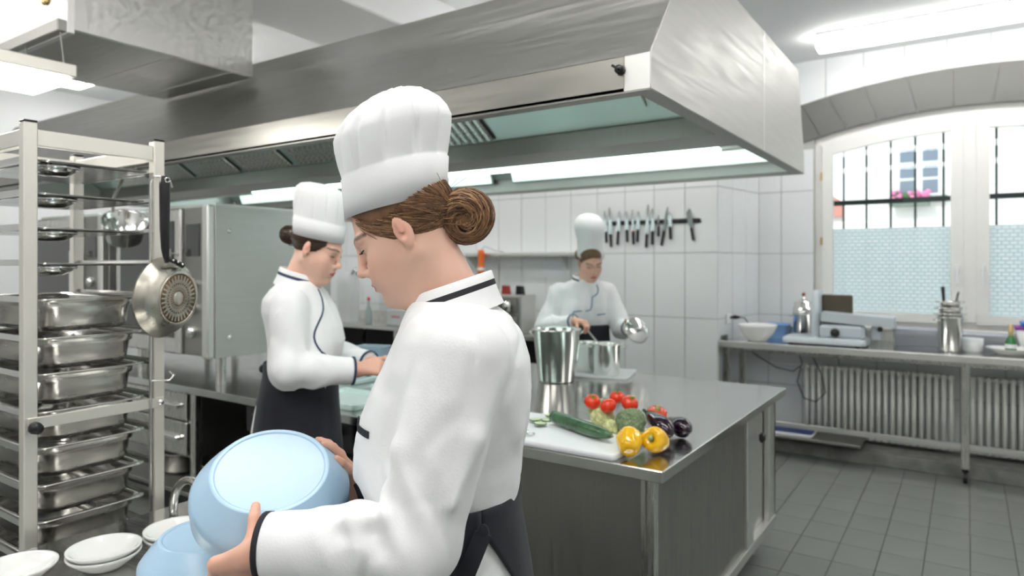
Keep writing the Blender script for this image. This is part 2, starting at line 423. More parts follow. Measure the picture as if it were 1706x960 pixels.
for (sx0, sx1) in ((WL + .06, AX - .045), (AX + .045, WR - .06)):
    mb = MB(); s0, s1 = YW + .02, YW + .085; bw = .085; st = lambda x: zin(x) - .07
    mb.box(sx0, sx0 + bw, s0 + .001, s1 - .001, WB + .04, st(sx0) - .01); mb.box(sx1 - bw, sx1, s0 + .001, s1 - .001, WB + .04, st(sx1) - .03); mb.box(sx0, sx1, s0 + .002, s1 - .002, WB + .04, WB + .115)
    for i in range(14):
        a = sx0 + (sx1 - sx0) * i / 14; b_ = sx0 + (sx1 - sx0) * (i + 1) / 14
        mb.prism([(a, st(a) - .115), (b_, st(b_) - .115), (b_, st(b_)), (a, st(a))], s0, s1, 'y')
    sash = part('sash', mb, PAINTW, win)
    pol = [(sx0 + bw, WB + .11), (sx1 - bw, WB + .11)] + [(sx1 - bw + (sx0 + 2 * bw - sx1) * i / 10, st(sx1 - bw + (sx0 + 2 * bw - sx1) * i / 10) - .112) for i in range(11)]
    part('pane', MB().prism(pol, YW + .05, YW + .056, 'y'), GL, sash)
    part('privacy_film', MB().box(sx0 + bw, sx1 - bw, YW + .046, YW + .0465, WB + .11, zs(1.872)), FILM, sash, 'patterned frosted privacy film')
    hx = sx1 - .04 if sx1 < .5 else sx0 + .04
    mb = MB().box(hx - .014, hx + .014, YW + .008, YW + .02, 1.47, 1.54, b=.003); mb.box(hx - .009, hx + .009, YW - .015, YW + .012, 1.495, 1.515, b=.003); mb.box(hx - .009, hx + .009, YW - .022, YW - .008, 1.38, 1.515, b=.004)
    part('window_handle', mb, WHITEP, sash, 'white lever handle')
    if sx1 < .5:
        for hz in (1.72, 2.3): part('hinge', MB().cyl((sx0 - .006, YW + .02, hz), (sx0 - .006, YW + .02, hz + .07), .009, 10), mat('brass', (.6, .45, .2), .35, 1), sash, 'brass hinge')
# iron grille outside
gr = thing('window_grille', 'dark iron bar grille outside the arched window', 'grille', (AX, YW + .22, WB))
vb = [-.93, -.745, -.555, -.37, -.165, .03, .2, .39, .59, .79, .99]
for x in vb: part('bar', MB().cyl((x, YW + .22, WB), (x, YW + .22, zin(x)), .0095, 8), IRON, gr)
part('rail', MB().box(WL, WR, YW + .205, YW + .235, zs(2.10), zs(2.145)), IRON, gr)
# house across the street
YH = 20.0
hs = thing('house', 'cream rendered house front seen through the window', 'building', (0, YH, 0))
part('house_wall', MB().box(-2.75, 9, YH, YH + .4, -2, 12), FACADE, hs)
WPANE = mat('far_window_glass', (.16, .20, .24), .15, coat=.5)
def far_win(xc, z0, label=None):
    fw = part('window', MB().box(xc - .56, xc + .56, YH - .04, YH, z0 - .08, z0 + 1.28, b=.01), PAINTW, hs)
    for sx in (-1, 1):
        for k in range(3):
            part('pane', MB().box(xc + sx * .25 - .17, xc + sx * .25 + .17, YH - .06, YH - .03, z0 + k * .40 + .02, z0 + k * .40 + .36), WPANE, fw)
    part('sill', MB().box(xc - .62, xc + .62, YH - .2, YH, z0 - .16, z0 - .06), mat('far_sill', (.16, .2, .16), .8), fw)
far_win(-.62 * 20 / 12.0 + .02, 3.32); far_win(2.05, 3.32)
PINK = mat('pink_petals', (.80, .22, .42), .7); ORP = mat('orange_petals', (.85, .35, .1), .7); LEAF = mat('leaf_green', (.05, .13, .04), .6, var=.2, vscale=9)
for (xc, pm, lab) in ((-1.2, PINK, 'pink flowers in a window box across the street'), (2.05, ORP, 'orange flowers in a window box across the street')):
    rnd = random.Random(3); fb = hs
    fb = part('flower_box', MB().box(xc - .45, xc + .45, YH - .35, YH - .21, 3.0, 3.18, b=.01), mat('far_sill', (.16, .2, .16), .8), fb)
    mb = MB()
    for k in range(22): mb.ball((xc - .4 + .8 * rnd.random(), YH - .3 + .1 * rnd.random(), 3.2 + .18 * rnd.random()), .05 + .03 * rnd.random(), 8, 5, mi=1 if rnd.random() < .65 else 0)
    part('blooms', mb, [LEAF, pm], fb, lab)
h2 = thing('red_roofed_house', 'pale far house with a reddish base past the corner', 'building', (-5.5, 26, 0))
part('house_wall', MB().box(-9, -3.0, 26, 26.4, -2, 3.2), FACADE, h2); part('roof', MB().prism([(-9.3, 3.2), (-2.8, 3.2), (-4, 4.0), (-8, 4.0)], 25.8, 27, 'y'), mat('far_roof', (.55, .25, .2), .8), h2)
tb = thing('tree', 'tree with a leafy dark branch hanging before the house front', 'tree', (3.2, 15, -2)); rnd = random.Random(5); mb = MB(); mbl = MB()
mb.tube([(.6, 15, 5.3), (-.2, 15, 4.75), (-.75, 15, 4.62), (-1.3, 15, 4.5)], [.03, .022, .016, .008], 6)
for k in range(60):
    t = rnd.random(); x = .6 - 1.95 * t; z = 5.15 - .62 * min(1, t * 1.9) + rnd.gauss(0, .09) - .05
    M = T(x, 15 + rnd.gauss(0, .08), z) @ RY(rnd.random() * 6) @ RX(rnd.random() * 3)
    mbl.add([M @ Vector(p) for p in ((-.06, 0, 0), (0, .025, .004), (.06, 0, 0), (0, -.025, .004))], [(0, 1, 2, 3)])
part('trunk', MB().tube([(3.2, 15, -2), (3.1, 15, 3), (2.9, 15, 6.6)], [.18, .14, .09], 10).tube([(3.0, 15, 5.2), (1.8, 15, 5.75), (.6, 15, 5.3)], [.06, .045, .03], 8), mat('bark', (.05, .04, .03), .9), tb)
part('twig', mb, mat('bark', (.05, .04, .03), .9), tb); part('leaves', mbl, LEAF, tb)['kind'] = 'stuff'
struct('street_ground', MB().box(-30, 30, 7.3, 60, -2.2, -2), mat('street', (.5, .5, .5), .9, var=.1))

# ------------------------------------------------------------------ lamps
DIFF = mat('lamp_cover', (.9, .9, .9), .5, emit=(1, .985, .955), estr=LAMP)
DIFFW = mat('lamp_cover_dimmer', (.9, .9, .9), .5, emit=(1, .985, .955), estr=LAMP * .55)
DIFFR = mat('fill_lamp_cover', (.9, .9, .9), .5, emit=(1, .985, .955), estr=LAMP * .6)
def ceiling_lamp(x0, x1, ya, yb, label, z1=CEIL, h=.085, m=DIFF):
    r = thing('ceiling_lamp', label, 'lamp', ((x0 + x1) / 2, (ya + yb) / 2, z1), 'fluorescent ceiling lamps')
    part('housing', MB().box(x0, x1, ya, yb, z1 - .025, z1, b=.004), WHITEP, r)
    c = .03
    pol = [(ya + .004, z1 - .025), (yb - .004, z1 - .025), (yb - .004, z1 - h + c), (yb - .004 - c, z1 - h), (ya + .004 + c, z1 - h), (ya + .004, z1 - h + c)]
    part('diffuser', MB().prism(pol, x0 + .004, x1 - .004, 'x'), m, r)
ceiling_lamp(-1.0, 1.5, 5.80, 6.02, 'long fluorescent ceiling lamp in front of the arched window', h=.12, m=DIFFW)
ceiling_lamp(-1.9, .7, 1.0, 1.22, 'added fill lamp on the ceiling above the chef in front')  # out of view, added as general fill
ceiling_lamp(-2.1, .5, -1.2, -.98, 'added fill lamp on the ceiling behind the camera on the right')  # unseen lamp added to brighten the room from behind
ceiling_lamp(-6.6, -4.0, -.4, -.18, 'added fill lamp on the ceiling behind the trolley')  # another fill lamp put in outside the view
ceiling_lamp(.3, 2.4, 2.9, 3.12, 'added fill lamp on the ceiling right of the hood', m=DIFFR)  # added out of view to brighten the floor, radiators and window wall
ceiling_lamp(-4.4, -1.7, 4.22, 4.44, 'added fill lamp on the ceiling above the aisle behind the island')  # added behind the hood to brighten the tiled back wall and far chef
ceiling_lamp(-7.4, -5.0, 3.0, 3.25, 'long fluorescent ceiling lamp glaring at the far left above the ovens')
hl = thing('hanging_lamp', 'short fluorescent lamp hung on wires under the duct', 'lamp', (-3.1, 1.1, 2.42))
part('housing', MB().box(-3.34, -2.97, .55, 1.285, 2.30, 2.35, b=.004), ALU, hl)
part('diffuser', MB().box(-3.32, -2.99, .57, 1.265, 2.275, 2.30), DIFF, hl)
for (x, y) in ((-2.98, 1.24), (-2.98, .62), (-3.3, 1.24), (-3.3, .62)): part('wire', MB().cyl((x, y, 2.35), (x - .03, y, 2.479) if y > 1 else (x, y, CEIL), .003, 6), STEELD, hl)

# ------------------------------------------------------------------ duct
du = thing('ventilation_duct', 'big square sheet steel duct above the trolley leading to the hood', 'duct', (-3.4, 1.6, 2.5))
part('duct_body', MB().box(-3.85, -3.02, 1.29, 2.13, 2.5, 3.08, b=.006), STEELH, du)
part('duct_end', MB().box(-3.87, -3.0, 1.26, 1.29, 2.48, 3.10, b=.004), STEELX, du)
part('flange', MB().box(-3.87, -3.0, 1.225, 1.26, 2.48, 2.53, b=.004), STEELD, du)
part('seam', MB().box(-3.85, -3.017, 1.70, 1.705, 2.495, 2.5), STEELX, du); part('seam', MB().box(-3.85, -3.017, 2.0, 2.005, 2.495, 2.5), STEELX, du)
part('latch', MB().box(-3.2, -3.16, 1.245, 1.262, 2.63, 2.69, b=.006), mat('brass', (.6, .45, .2), .35, 1), du, 'small brass latch')

# ------------------------------------------------------------------ extractor hood
HX0, HX1 = -6.2, -.776; HY0, HY1 = 1.89, 4.165; HB = 2.07; HF = 2.18; HT = 2.62
hood = thing('extractor_hood', 'huge stainless steel extractor hood above the cooking island', 'extractor hood', ((HX0 + HX1) / 2, 3.0, HB))
t = .012
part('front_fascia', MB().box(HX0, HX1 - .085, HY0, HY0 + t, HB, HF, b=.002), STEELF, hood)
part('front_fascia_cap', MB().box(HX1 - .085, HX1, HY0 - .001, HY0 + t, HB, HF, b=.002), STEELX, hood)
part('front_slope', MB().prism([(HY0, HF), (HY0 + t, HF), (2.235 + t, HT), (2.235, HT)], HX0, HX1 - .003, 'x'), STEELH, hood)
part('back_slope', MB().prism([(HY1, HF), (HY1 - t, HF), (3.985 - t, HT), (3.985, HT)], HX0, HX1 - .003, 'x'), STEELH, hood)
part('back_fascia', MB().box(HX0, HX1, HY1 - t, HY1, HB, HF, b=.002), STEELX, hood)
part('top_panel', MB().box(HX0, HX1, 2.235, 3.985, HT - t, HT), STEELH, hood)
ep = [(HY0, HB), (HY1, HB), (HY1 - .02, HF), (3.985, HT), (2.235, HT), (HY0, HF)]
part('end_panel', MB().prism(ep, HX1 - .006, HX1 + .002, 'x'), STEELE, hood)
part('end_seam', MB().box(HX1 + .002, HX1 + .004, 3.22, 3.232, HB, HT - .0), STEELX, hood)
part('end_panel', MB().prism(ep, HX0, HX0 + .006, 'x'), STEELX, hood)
fr_ = MB(); e = .055
fr_.box(HX0, HX1, HY0, HY0 + e, HB - .003, HB + .012); fr_.box(HX0, HX1, HY1 - e, HY1, HB - .003, HB + .012); fr_.box(HX1 - e, HX1 - .001, HY0 + e, HY1 - e, HB - .0025, HB + .0115); fr_.box(HX0 + .001, HX0 + e, HY0 + e, HY1 - e, HB - .0025, HB + .0115)
part('lower_frame', fr_, STEELD, hood)
# inner body: gutter beam and filter banks on both slopes
part('gutter_beam', MB().prism([(2.865, 2.10), (3.18, 2.10), (3.18, 2.20), (2.865, 2.185)], HX0 + .01, HX1 - .01, 'x'), STEELD, hood)
part('rear_filter_wall', MB().prism([(3.17, 2.19), (3.19, 2.19), (3.62, 2.52), (3.60, 2.52)], HX0 + .01, HX1 - .01, 'x'), STEELX, hood)
TEAL = mat('hood_inner_steel', (.66, .80, .77), .42, .75, rvar=.08, vscale=4)
part('front_inner_panel', MB().prism([(2.86, 2.19), (2.88, 2.19), (2.38, 2.50), (2.36, 2.50)], HX0 + .01, HX1 - .01, 'x'), TEAL, hood)
part('back_inner_panel', MB().prism([(HY1 - .03, HF), (HY1 - .04, HF), (3.93, 2.56), (3.95, 2.56)], HX0 + .01, HX1 - .01, 'x'), TEAL, hood)
sl_me = None
fd = Vector((0, -.50, .31)); fl_ = fd.length; fang = math.atan2(.31, -.50)
FM = lambda x: T(x, 2.858, 2.188) @ RX(fang)
for x0 in (-5.75, -5.2, -4.65, -4.1, -3.55, -2.5):
    ff = link('filter', MB().box(0, .49, .02, fl_ - .03, .0, .006).data('filter', DARKIN), hood)
    ff.matrix_local = T(-hood.location.x, -hood.location.y, -hood.location.z) @ FM(x0)
    if sl_me is None: sl_me = MB().prism([(0, 0), (.034, 0), (.028, .016), (.006, .016)], .02, fl_ - .03, 'y').data('slat', STEEL)
    for s_ in range(10):
        so = link('slat', sl_me, ff); so.location = (.01 + s_ * .048, 0, .004)
vm = MB()
for i in range(4): vm.box(HX1 - .22 - i * .055, HX1 - .214 - i * .055, .10, .30, .002, .006, M=FM(0))
part('vent_slots', vm, STEELD, hood)
HP = mat('hood_glow_panel', (.8, .9, .88), .4, emit=(.74, 1, .95), estr=1.25)  # glow stands in for the lit inner back wall of the hood
HL = mat('hood_lamp_glass', (.85, .95, .93), .4, emit=(.80, 1, .965), estr=HOODLAMP)
BP = [(4.115, 2.155), (4.105, 2.150), (3.965, 2.50), (3.975, 2.505)]
for (a, b_) in ((-2.75, -.92), (-4.5, -2.95), (-6.0, -4.7)):
    lo = part('glow_panel_frame', MB().prism([(4.122, 2.145), (4.118, 2.142), (3.966, 2.512), (3.972, 2.515)], a - .02, b_ + .02, 'x'), STEELX, hood)
    part('glow_panel', MB().prism(BP, a, b_, 'x'), HP, lo)
for (yy, zz) in ((2.08, 2.19),):
    for (a, b_) in ((-2.3, -.95), (-4.0, -2.6), (-5.7, -4.3)):
        if yy < 3: a, b_ = a + .2, b_ - .2
        lo = part('lamp_housing', MB().box(a - .03, b_ + .03, yy - .05, yy + .05, zz, zz + .05, b=.01), STEELX, hood)
        part('lamp_tube', MB().box(a, b_, yy - (.07 if yy > 3 else .03), yy + (.07 if yy > 3 else .03), zz - .03, zz, b=.012), HL, lo)
for (a, b_) in ((-2.75, -1.0), (-4.6, -2.95)):  # added tubes, put in to light the far chef's front
    lo = part('lamp_housing', MB().box(a - .02, b_ + .02, 3.21, 3.35, 2.125, 2.17, b=.006), STEELX, hood)
    part('lamp_tube', MB().box(a, b_, 3.22, 3.34, 2.095, 2.125, b=.012), HL, lo)
part('rear_rail', MB().box(HX0 + .01, HX1 - .01, 3.45, 3.50, 2.13, 2.17, b=.004), STEELX, hood)
kn = MB().lathe([(0.0, .018), (.013, .018), (.015, 0), (.0, 0)], 20, T(-.872, HY0 - .001, 2.138) @ RX(PI / 2)); kn.box(-.022, .006, HY0 - .03, HY0 - .017, -.004, .004, b=.002, M=T(-.872, 0, 2.138) @ RY(.6))
part('knob', kn, BLACKP, hood, 'black turn knob')
kb = MB()
for i in range(3): kb.tube(arc((HX1 - .10, 3.02 + i * .05, 2.135), .022, PI, 2 * PI, 8, 'yz'), .006, 6)
part('hook', kb, CHROME, hood)
# ------------------------------------------------------------------ cooking island
WT = .88
IX0, IX1, IY0, IY1 = -6.1, -.813, 2.08, 3.874
wt = thing('worktop', 'long stainless steel worktop of the cooking island under the vegetables', 'worktop', (-3, 3, 0))
part('top', MB().box(IX0, IX1, IY0, IY1, WT - .04, WT, b=.003), STEELT, wt)
cab = thing('island_cabinet', 'dull steel island cabinet with sliding end doors below the cutting board', 'cabinet', (-1.6, 3, 0))
cx0, cx1, cy0, cy1, cz0, cz1 = -2.25, -.86, 2.13, 3.83, .15, WT - .041
part('front_panel', MB().box(cx0, cx1 - .03, cy0, cy0 + .02, cz0, cz1, b=.002), STEELD, cab)
part('back_panel', MB().box(cx0, cx1, cy1 - .02, cy1, cz0, cz1), STEELD, cab)
part('side_panel', MB().box(cx0, cx0 + .02, cy0, cy1, cz0, cz1), STEELD, cab)
part('floor_panel', MB().box(cx0, cx1, cy0, cy1, cz0, cz0 + .03), STEELD, cab)
part('corner_post', MB().box(cx1 - .03, cx1, cy0, cy0 + .035, cz0, cz1, b=.003), STEEL, cab)
part('corner_strip', MB().box(cx1 - .048, cx1 - .032, cy0 - .004, cy0, cz0, cz1), STEEL, cab)
part('end_post', MB().box(cx1 - .03, cx1, 3.70, cy1, cz0, cz1, b=.003), STEELX, cab)
part('bottom_rail', MB().box(cx1 - .045, cx1 + .004, cy0 + .035, cy1, cz0, cz0 + .05, b=.003), STEELX, cab)
part('top_rail', MB().box(cx1 - .045, cx1, cy0 + .035, 3.70, cz1 - .03, cz1), STEELD, cab)
d1 = part('sliding_door', MB().box(cx1 - .028, cx1 - .012, cy0 + .036, 3.27, cz0 + .05, cz1 - .03, b=.002), STEELD, cab)
d2 = part('sliding_door', MB().box(cx1 - .05, cx1 - .032, 2.9, 3.70, cz0 + .05, cz1 - .03, b=.002), STEELX, cab)
part('door_edge', MB().box(cx1 - .03, cx1 + .002, 3.27, 3.38, cz0 + .05, cz1 - .03, b=.004), STEELX, d1)
part('handle', MB().box(cx1 - .006, cx1 + .02, 3.50, 3.545, .655, .70, b=.008), BLACKP, d2, 'black square door pull')
for (x, y) in ((cx0 + .1, cy0 + .1), (cx1 - .1, cy0 + .1), (cx0 + .1, cy1 - .1), (cx1 - .1, cy1 - .1)):
    part('foot', MB().cyl((x, y, 0), (x, y, cz0), .025, 14), STEEL, cab)
st = thing('gas_range', 'black fronted range in the island behind the profile chef', 'range', (-2.65, 3, 0))
part('body', MB().box(-3.05, -2.27, 2.14, 3.8, .12, WT - .041), DARKIN, st)
part('control_panel', MB().box(-3.05, -2.27, 2.11, 2.14, .70, WT - .041, b=.004), BLACKP, st)
for x in (-2.95, -2.75, -2.55, -2.36):
    part('knob', MB().lathe([(0, .03), (.02, .028), (.024, 0), (0, 0)], 16, T(x, 2.11, .79) @ RX(PI / 2)), mat('black_gloss_knob', (.02, .02, .022), .18), st)
part('oven_door', MB().box(-3.02, -2.30, 2.115, 2.14, .2, .68, b=.006), DARKGL, st)
for (x, y) in ((-2.95, 2.25), (-2.35, 2.25), (-2.95, 3.7), (-2.35, 3.7)): part('foot', MB().cyl((x, y, 0), (x, y, .12), .02, 12), STEELD, st)
# legs and a drawer block under the left end of the island
for (x, y) in ((-3.53, 2.13), (-3.53, 3.8), (-6.0, 2.13), (-6.0, 3.8)): part('leg', MB().box(x - .022, x + .022, y - .022, y + .022, 0, WT - .04, b=.003), STEEL, wt)
db = thing('drawer_block', 'steel drawer unit under the worktop behind the trolley', 'drawers', (-4.05, 2.6, 0))
part('carcass', MB().box(-4.5, -3.62, 2.17, 3.1, .45, WT - .041), STEELD, db)
for k, (z0, z1) in enumerate(((.665, .82), (.47, .655))):
    dr = part('drawer', MB().box(-4.48, -3.64, 2.135, 2.17, z0, z1, b=.004), STEEL, db)
    part('handle', MB().box(-3.98, -3.70, 2.11, 2.135, (z0 + z1) / 2 - .012, (z0 + z1) / 2 + .012, b=.004), CHROME, dr)
solo('under_shelf', MB().box(-6.05, -3.56, 2.2, 3.75, .2, .225, b=.003), STEELD, 'low steel shelf under the left end of the worktop', 'shelf', (-4.8, 3, .2))
for k, (x, y, r, h) in enumerate(((-3.78, 2.42, .14, .13), (-4.2, 2.45, .13, .12))):
    solo('pot', MB().lathe([(0, 0), (r * .9, 0), (r, .02), (r, h), (r + .012, h + .004), (r, h + .008), (r - .006, h), (r - .008, .02), (0, .01)], 28, T(x, y, .2255)), STEELP,
         ['wide steel pot on the low shelf below the oven', 'steel pot further left on the low shelf below the worktop'][k], 'pot', (x, y, .2255), 'pots under the worktop')

# combi ovens standing on the island
def oven(x0, x1, y0, y1, label, side_screws):
    z0, z1 = 1.035, 1.872
    o = thing('combi_oven', label, 'oven', ((x0 + x1) / 2, (y0 + y1) / 2, WT))
    part('body', MB().box(x0, x1 - .012, y0 + .06, y1, z0, z1 - .01, b=.006), STEELD, o)
    part('side_panel', MB().box(x1 - .012, x1, y0 + .055, y1, z0, z1, b=.002), STEELE, o)
    part('top_panel', MB().box(x0, x1 - .013, y0 + .06, y1, z1 - .0095, z1 + .012, b=.003), STEELX, o)
    dr = part('door', MB().box(x0 + .01, x1 - .25, y0, y0 + .058, z0 + .01, z1 - .01, b=.008), STEEL, o)
    part('door_glass', MB().box(x0 + .07, x1 - .31, y0 - .004, y0, z0 + .1, z1 - .08, b=.001), DARKGL, dr)
    part('handle', MB().cyl((x1 - .285, y0 - .045, z0 + .2), (x1 - .285, y0 - .045, z0 + .6), .012, 12).cyl((x1 - .285, y0 - .045, z0 + .23), (x1 - .285, y0, z0 + .23), .008, 8).cyl((x1 - .285, y0 - .045, z0 + .57), (x1 - .285, y0, z0 + .57), .008, 8), CHROME, dr)
    part('front_frame', MB().box(x1 - .06, x1 - .0005, y0 + .01, y0 + .055, z0, z1, b=.008), STEELX, o)
    cp = part('control_panel', MB().box(x1 - .245, x1 - .065, y0 + .02, y0 + .058, z0 + .01, z1 - .01, b=.004), STEELD, o)
    part('display', MB().box(x1 - .22, x1 - .09, y0 + .016, y0 + .02, z1 - .28, z1 - .1), DARKGL, cp)
    for k in range(3): part('dial', MB().lathe([(0, .03), (.03, .027), (.034, 0), (0, 0)], 18, T(x1 - .155, y0 + .02, z0 + .14 + k * .13) @ RX(PI / 2)), CHROME, cp)
    if side_screws:
        for (yy, zz) in ((y0 + .14, z1 - .14), (y0 + .14, z0 + .11)): part('screw', MB().lathe([(0, .008), (.011, .006), (.014, 0), (0, 0)], 14, T(x1, yy, zz) @ RY(PI / 2)), CHROME, o)
    for (x, y) in ((x0 + .07, y0 + .13), (x1 - .066, y0 + .13), (x0 + .07, y1 - .08), (x1 - .066, y1 - .08)): part('leg', MB().cyl((x, y, WT), (x, y, z0), .026, 16), STEEL, o)
oven(-4.36, -3.391, 2.1, 2.96, 'steel combi oven with plain side panel on the island left of the profile chef', True)
oven(-5.55, -4.55, 2.1, 2.96, 'second steel combi oven with round dials behind the trolley', False)
# small goods on the island beside the profile chef
GLASSB = mat('clear_blue_plastic', (.72, .86, .98), .12, trans=.75, ior=1.2, var=.02)
def rrect(hx, hy, r, n=5):
    o = []
    for (sx, sy, a0) in ((1, 1, 0), (-1, 1, PI / 2), (-1, -1, PI), (1, -1, 1.5 * PI)):
        for i in range(n + 1):
            a = a0 + PI / 2 * i / n; o.append((sx * (hx - r) + r * math.cos(a), sy * (hy - r) + r * math.sin(a)))
    return o
def loft_rr(mb, secs, M=None, mi=0, cap0=True, cap1=False):
    # secs: (hx, hy, r, z)
    vs = []; fs = []; n = 0
    for (hx, hy, r, z) in secs:
        p = rrect(hx, hy, r); n = len(p); vs += [(a, b_, z) for a, b_ in p]
    for i in range(len(secs) - 1):
        for k in range(n): fs.append((i * n + k, i * n + (k + 1) % n, (i + 1) * n + (k + 1) % n, (i + 1) * n + k))
    if M is not None: vs = [M @ Vector(p) for p in vs]
    mb.add(vs, fs, mi, True)
    caps = []
    if cap0: caps.append(tuple(reversed(range(n))))
    if cap1: caps.append(tuple(range((len(secs) - 1) * n, len(secs) * n)))
    if caps: mb.add(vs, caps, mi, False)
    return mb
def tub(name, x, y, z, hx, hy, h, m, label, cat='container', rz=0, wall=.004):
    M = T(x, y, z) @ RZ(rz); mb = MB()
    loft_rr(mb, [(hx * .88, hy * .88, .02, 0), (hx * .9, hy * .9, .022, .006), (hx, hy, .025, h - .006), (hx + .008, hy + .008, .03, h - .004), (hx + .008, hy + .008, .03, h), (hx - wall, hy - wall, .022, h), (hx * .9 - wall, hy * .9 - wall, .02, .01)], M)
    mb.add([M @ Vector((a, b_, .01)) for a, b_ in rrect(hx * .9 - wall, hy * .9 - wall, .02)], [tuple(range(24))])
    return solo(name, mb, m, label, cat, (x, y, z))
tub('food_tub', -3.18, 3.12, WT + .0015, .10, .08, .14, GLASSB, 'clear pale blue plastic tub on the island by the profile chef\'s hands', 'tub', .3)
def flat_tray(name, x, y, z, hx, hy, h, m, label, rz=0, mi=None):
    M = T(x, y, z) @ RZ(rz); mb = MB()
    loft_rr(mb, [(hx * .95, hy * .95, .02, 0), (hx, hy, .025, h), (hx - .008, hy - .008, .022, h), (hx * .95 - .012, hy * .95 - .012, .018, .006)], M)
    mb.add([M @ Vector((a, b_, .006)) for a, b_ in rrect(hx * .95 - .012, hy * .95 - .012, .018)], [tuple(range(24))])
    return solo(name, mb, m, label, 'tray', (x, y, z))
MINT = mat('mint_glass', (.62, .80, .76), .1, coat=.6, var=.03)
for k, (x, y) in enumerate(((-2.50, 2.30), (-2.45, 2.72), (-3.0, 2.75))):
    flat_tray('glass_tray', x, y, WT + .0015, .2, .16, .025, MINT, ['mint glass tray at the front island edge by the profile chef', 'mint glass tray in the middle of the island by the profile chef', 'mint glass tray under the profile chef\'s forearms'][k])
solo('soup_plate', MB().lathe([(0, 0), (.05, 0), (.055, .008), (.11, .028), (.112, .032), (.05, .012), (0, .012)], 28, T(-2.75, 3.05, WT + .0015)), PORC, 'white soup plate on the island past the profile chef\'s hands', 'plate', (-2.75, 3.05, WT + .0015))

# ------------------------------------------------------------------ trolley with gastronorm pans
rx1, rx0, ry0, ry1 = -2.2, -2.755, .825, 1.19
tr_ = thing('tray_trolley', 'tall aluminium tray trolley at the left edge of the picture', 'trolley', (-2.48, 1.0, 0))
ph = .0175
for i, (x, y) in enumerate(((rx1, ry0), (rx1, ry1), (rx0, ry0), (rx0, ry1))):
    ps = part('post', MB().box(x - ph, x + ph, y - ph, y + ph, .13, 1.95, b=.003), ALU, tr_)
    part('post_cap', MB().box(x - ph, x + ph, y - ph, y + ph, 1.9505, 1.956, b=.002), BLACKP, ps)
    cs = part('caster', MB().cyl((x - .015, y, .06), (x + .015, y, .06), .06, 20), BLACKP, tr_)
    part('caster_fork', MB().box(x - .022, x - .017, y - .02, y + .02, .05, .13).box(x + .017, x + .022, y - .02, y + .02, .05, .13), STEEL, cs)
for (a, b_) in (((rx1, ry0), (rx1, ry1)), ((rx0, ry0), (rx0, ry1)), ((rx0, ry0), (rx1, ry0)), ((rx0, ry1), (rx1, ry1))):
    for (z0, z1) in ((1.885, 1.932), (.2, .24)):
        if a[0] == b_[0]: part('cross_bar', MB().box(a[0] - .012, a[0] + .012, ry0 + ph, ry1 - ph, z0, z1, b=.002), ALU, tr_)
        else: part('side_bar', MB().box(rx0 + ph, rx1 - ph, a[1] - .012, a[1] + .012, z0, z1, b=.002), ALU, tr_)
levels = [1.85, 1.756, 1.656, 1.553, 1.447, 1.334, 1.23, 1.12, 1.015, .906, .801, .70, .595, .49]
rail_me = MB().box(rx0 + ph, rx1 + .012, -.016, .0, -.003, 0).box(rx0 + ph, rx1 + .012, -.003, 0, 0, .014).data('rail', STEELP, (-2.48, 0, 0))
for z in levels:
    for s_, yy in ((1, ry1 - ph + .016), (-1, ry0 + ph - .016)):
        o = link('rail', rail_me, tr_); o.location = (0, yy - 1.0, z - .004); o.scale = (1, s_, 1)
lb = part('locking_bar', MB().box(rx1 + .0195, rx1 + .024, ry0 - .01, ry1 + .012, 1.085, 1.117, b=.001), ALU, tr_)
part('locking_knob', MB().lathe([(0, .028), (.016, .026), (.018, .008), (.01, 0), (0, 0)], 10, T(rx1 + .024, ry0 + .004, 1.09) @ RY(PI / 2)), BLACKP, lb, 'black star knob')
part('pivot_screw', MB().lathe([(0, .006), (.008, .005), (.011, 0), (0, 0)], 12, T(rx1 + .024, ry1, 1.101) @ RY(PI / 2)), CHROME, lb)
wl = [(rx1 + .03, ry1 - .035, z) for z in (.62, 1.0, 1.4, 1.81)] + [(rx1 + .03, ry1 - .025, 1.832), (rx1 + .035, ry1 + .02, 1.835), (rx1 + .04, ry1 + .03, 1.80)]
wg = part('wire_guard', MB().tube(wl, .0035, 8), STEEL, tr_, 'thin vertical steel wire')
part('wire_catch', MB().tube([(rx1 + .03, ry1 - .035, 1.175), (rx1 + .04, ry1 + .02, 1.17), (rx1 + .04, ry1 + .035, 1.185), (rx1 + .02, ry1 + .03, 1.195)], .0035, 8), STEEL, wg)
# gastronorm pan: rim at z = 0, half sizes .265 (x) and .1625 (y)
def gn_pan(h):
    mb = MB(); hx, hy = .262, .1605
    S = [(hx, hy, .03, 0), (hx, hy, .03, -.004), (hx - .004, hy - .004, .028, -.004), (hx - .004, hy - .004, .028, -.001), (hx - .016, hy - .016, .05, -.002), (hx - .019, hy - .019, .05, -.012),
         (hx - .02, hy - .02, .05, -h * .26), (hx - .0265, hy - .0265, .048, -h * .3), (hx - .032, hy - .032, .048, -h + .02), (hx - .04, hy - .04, .045, -h + .005), (hx - .055, hy - .055, .035, -h)]
    S = [(hx, hy, .03, -.0035), (hx, hy, .03, 0), (hx - .014, hy - .014, .045, 0)] + S[5:]
    loft_rr(mb, S, cap0=False, cap1=True)
    S2 = [(a - .0015, b_ - .0015, r, z + .001) for (a, b_, r, z) in S[3:]]
    loft_rr(mb, [(hx, hy, .03, -.0035), (hx - .0165, hy - .0165, .046, -.0035)], cap0=False)
    return mb
gp = gn_pan(.1)
gme = gp.data('gn_pan', STEELG, fix=False)
mod_lab = ['topmost', 'second', 'third', 'fourth', 'fifth', 'sixth', 'seventh', 'eighth', 'ninth', 'tenth']
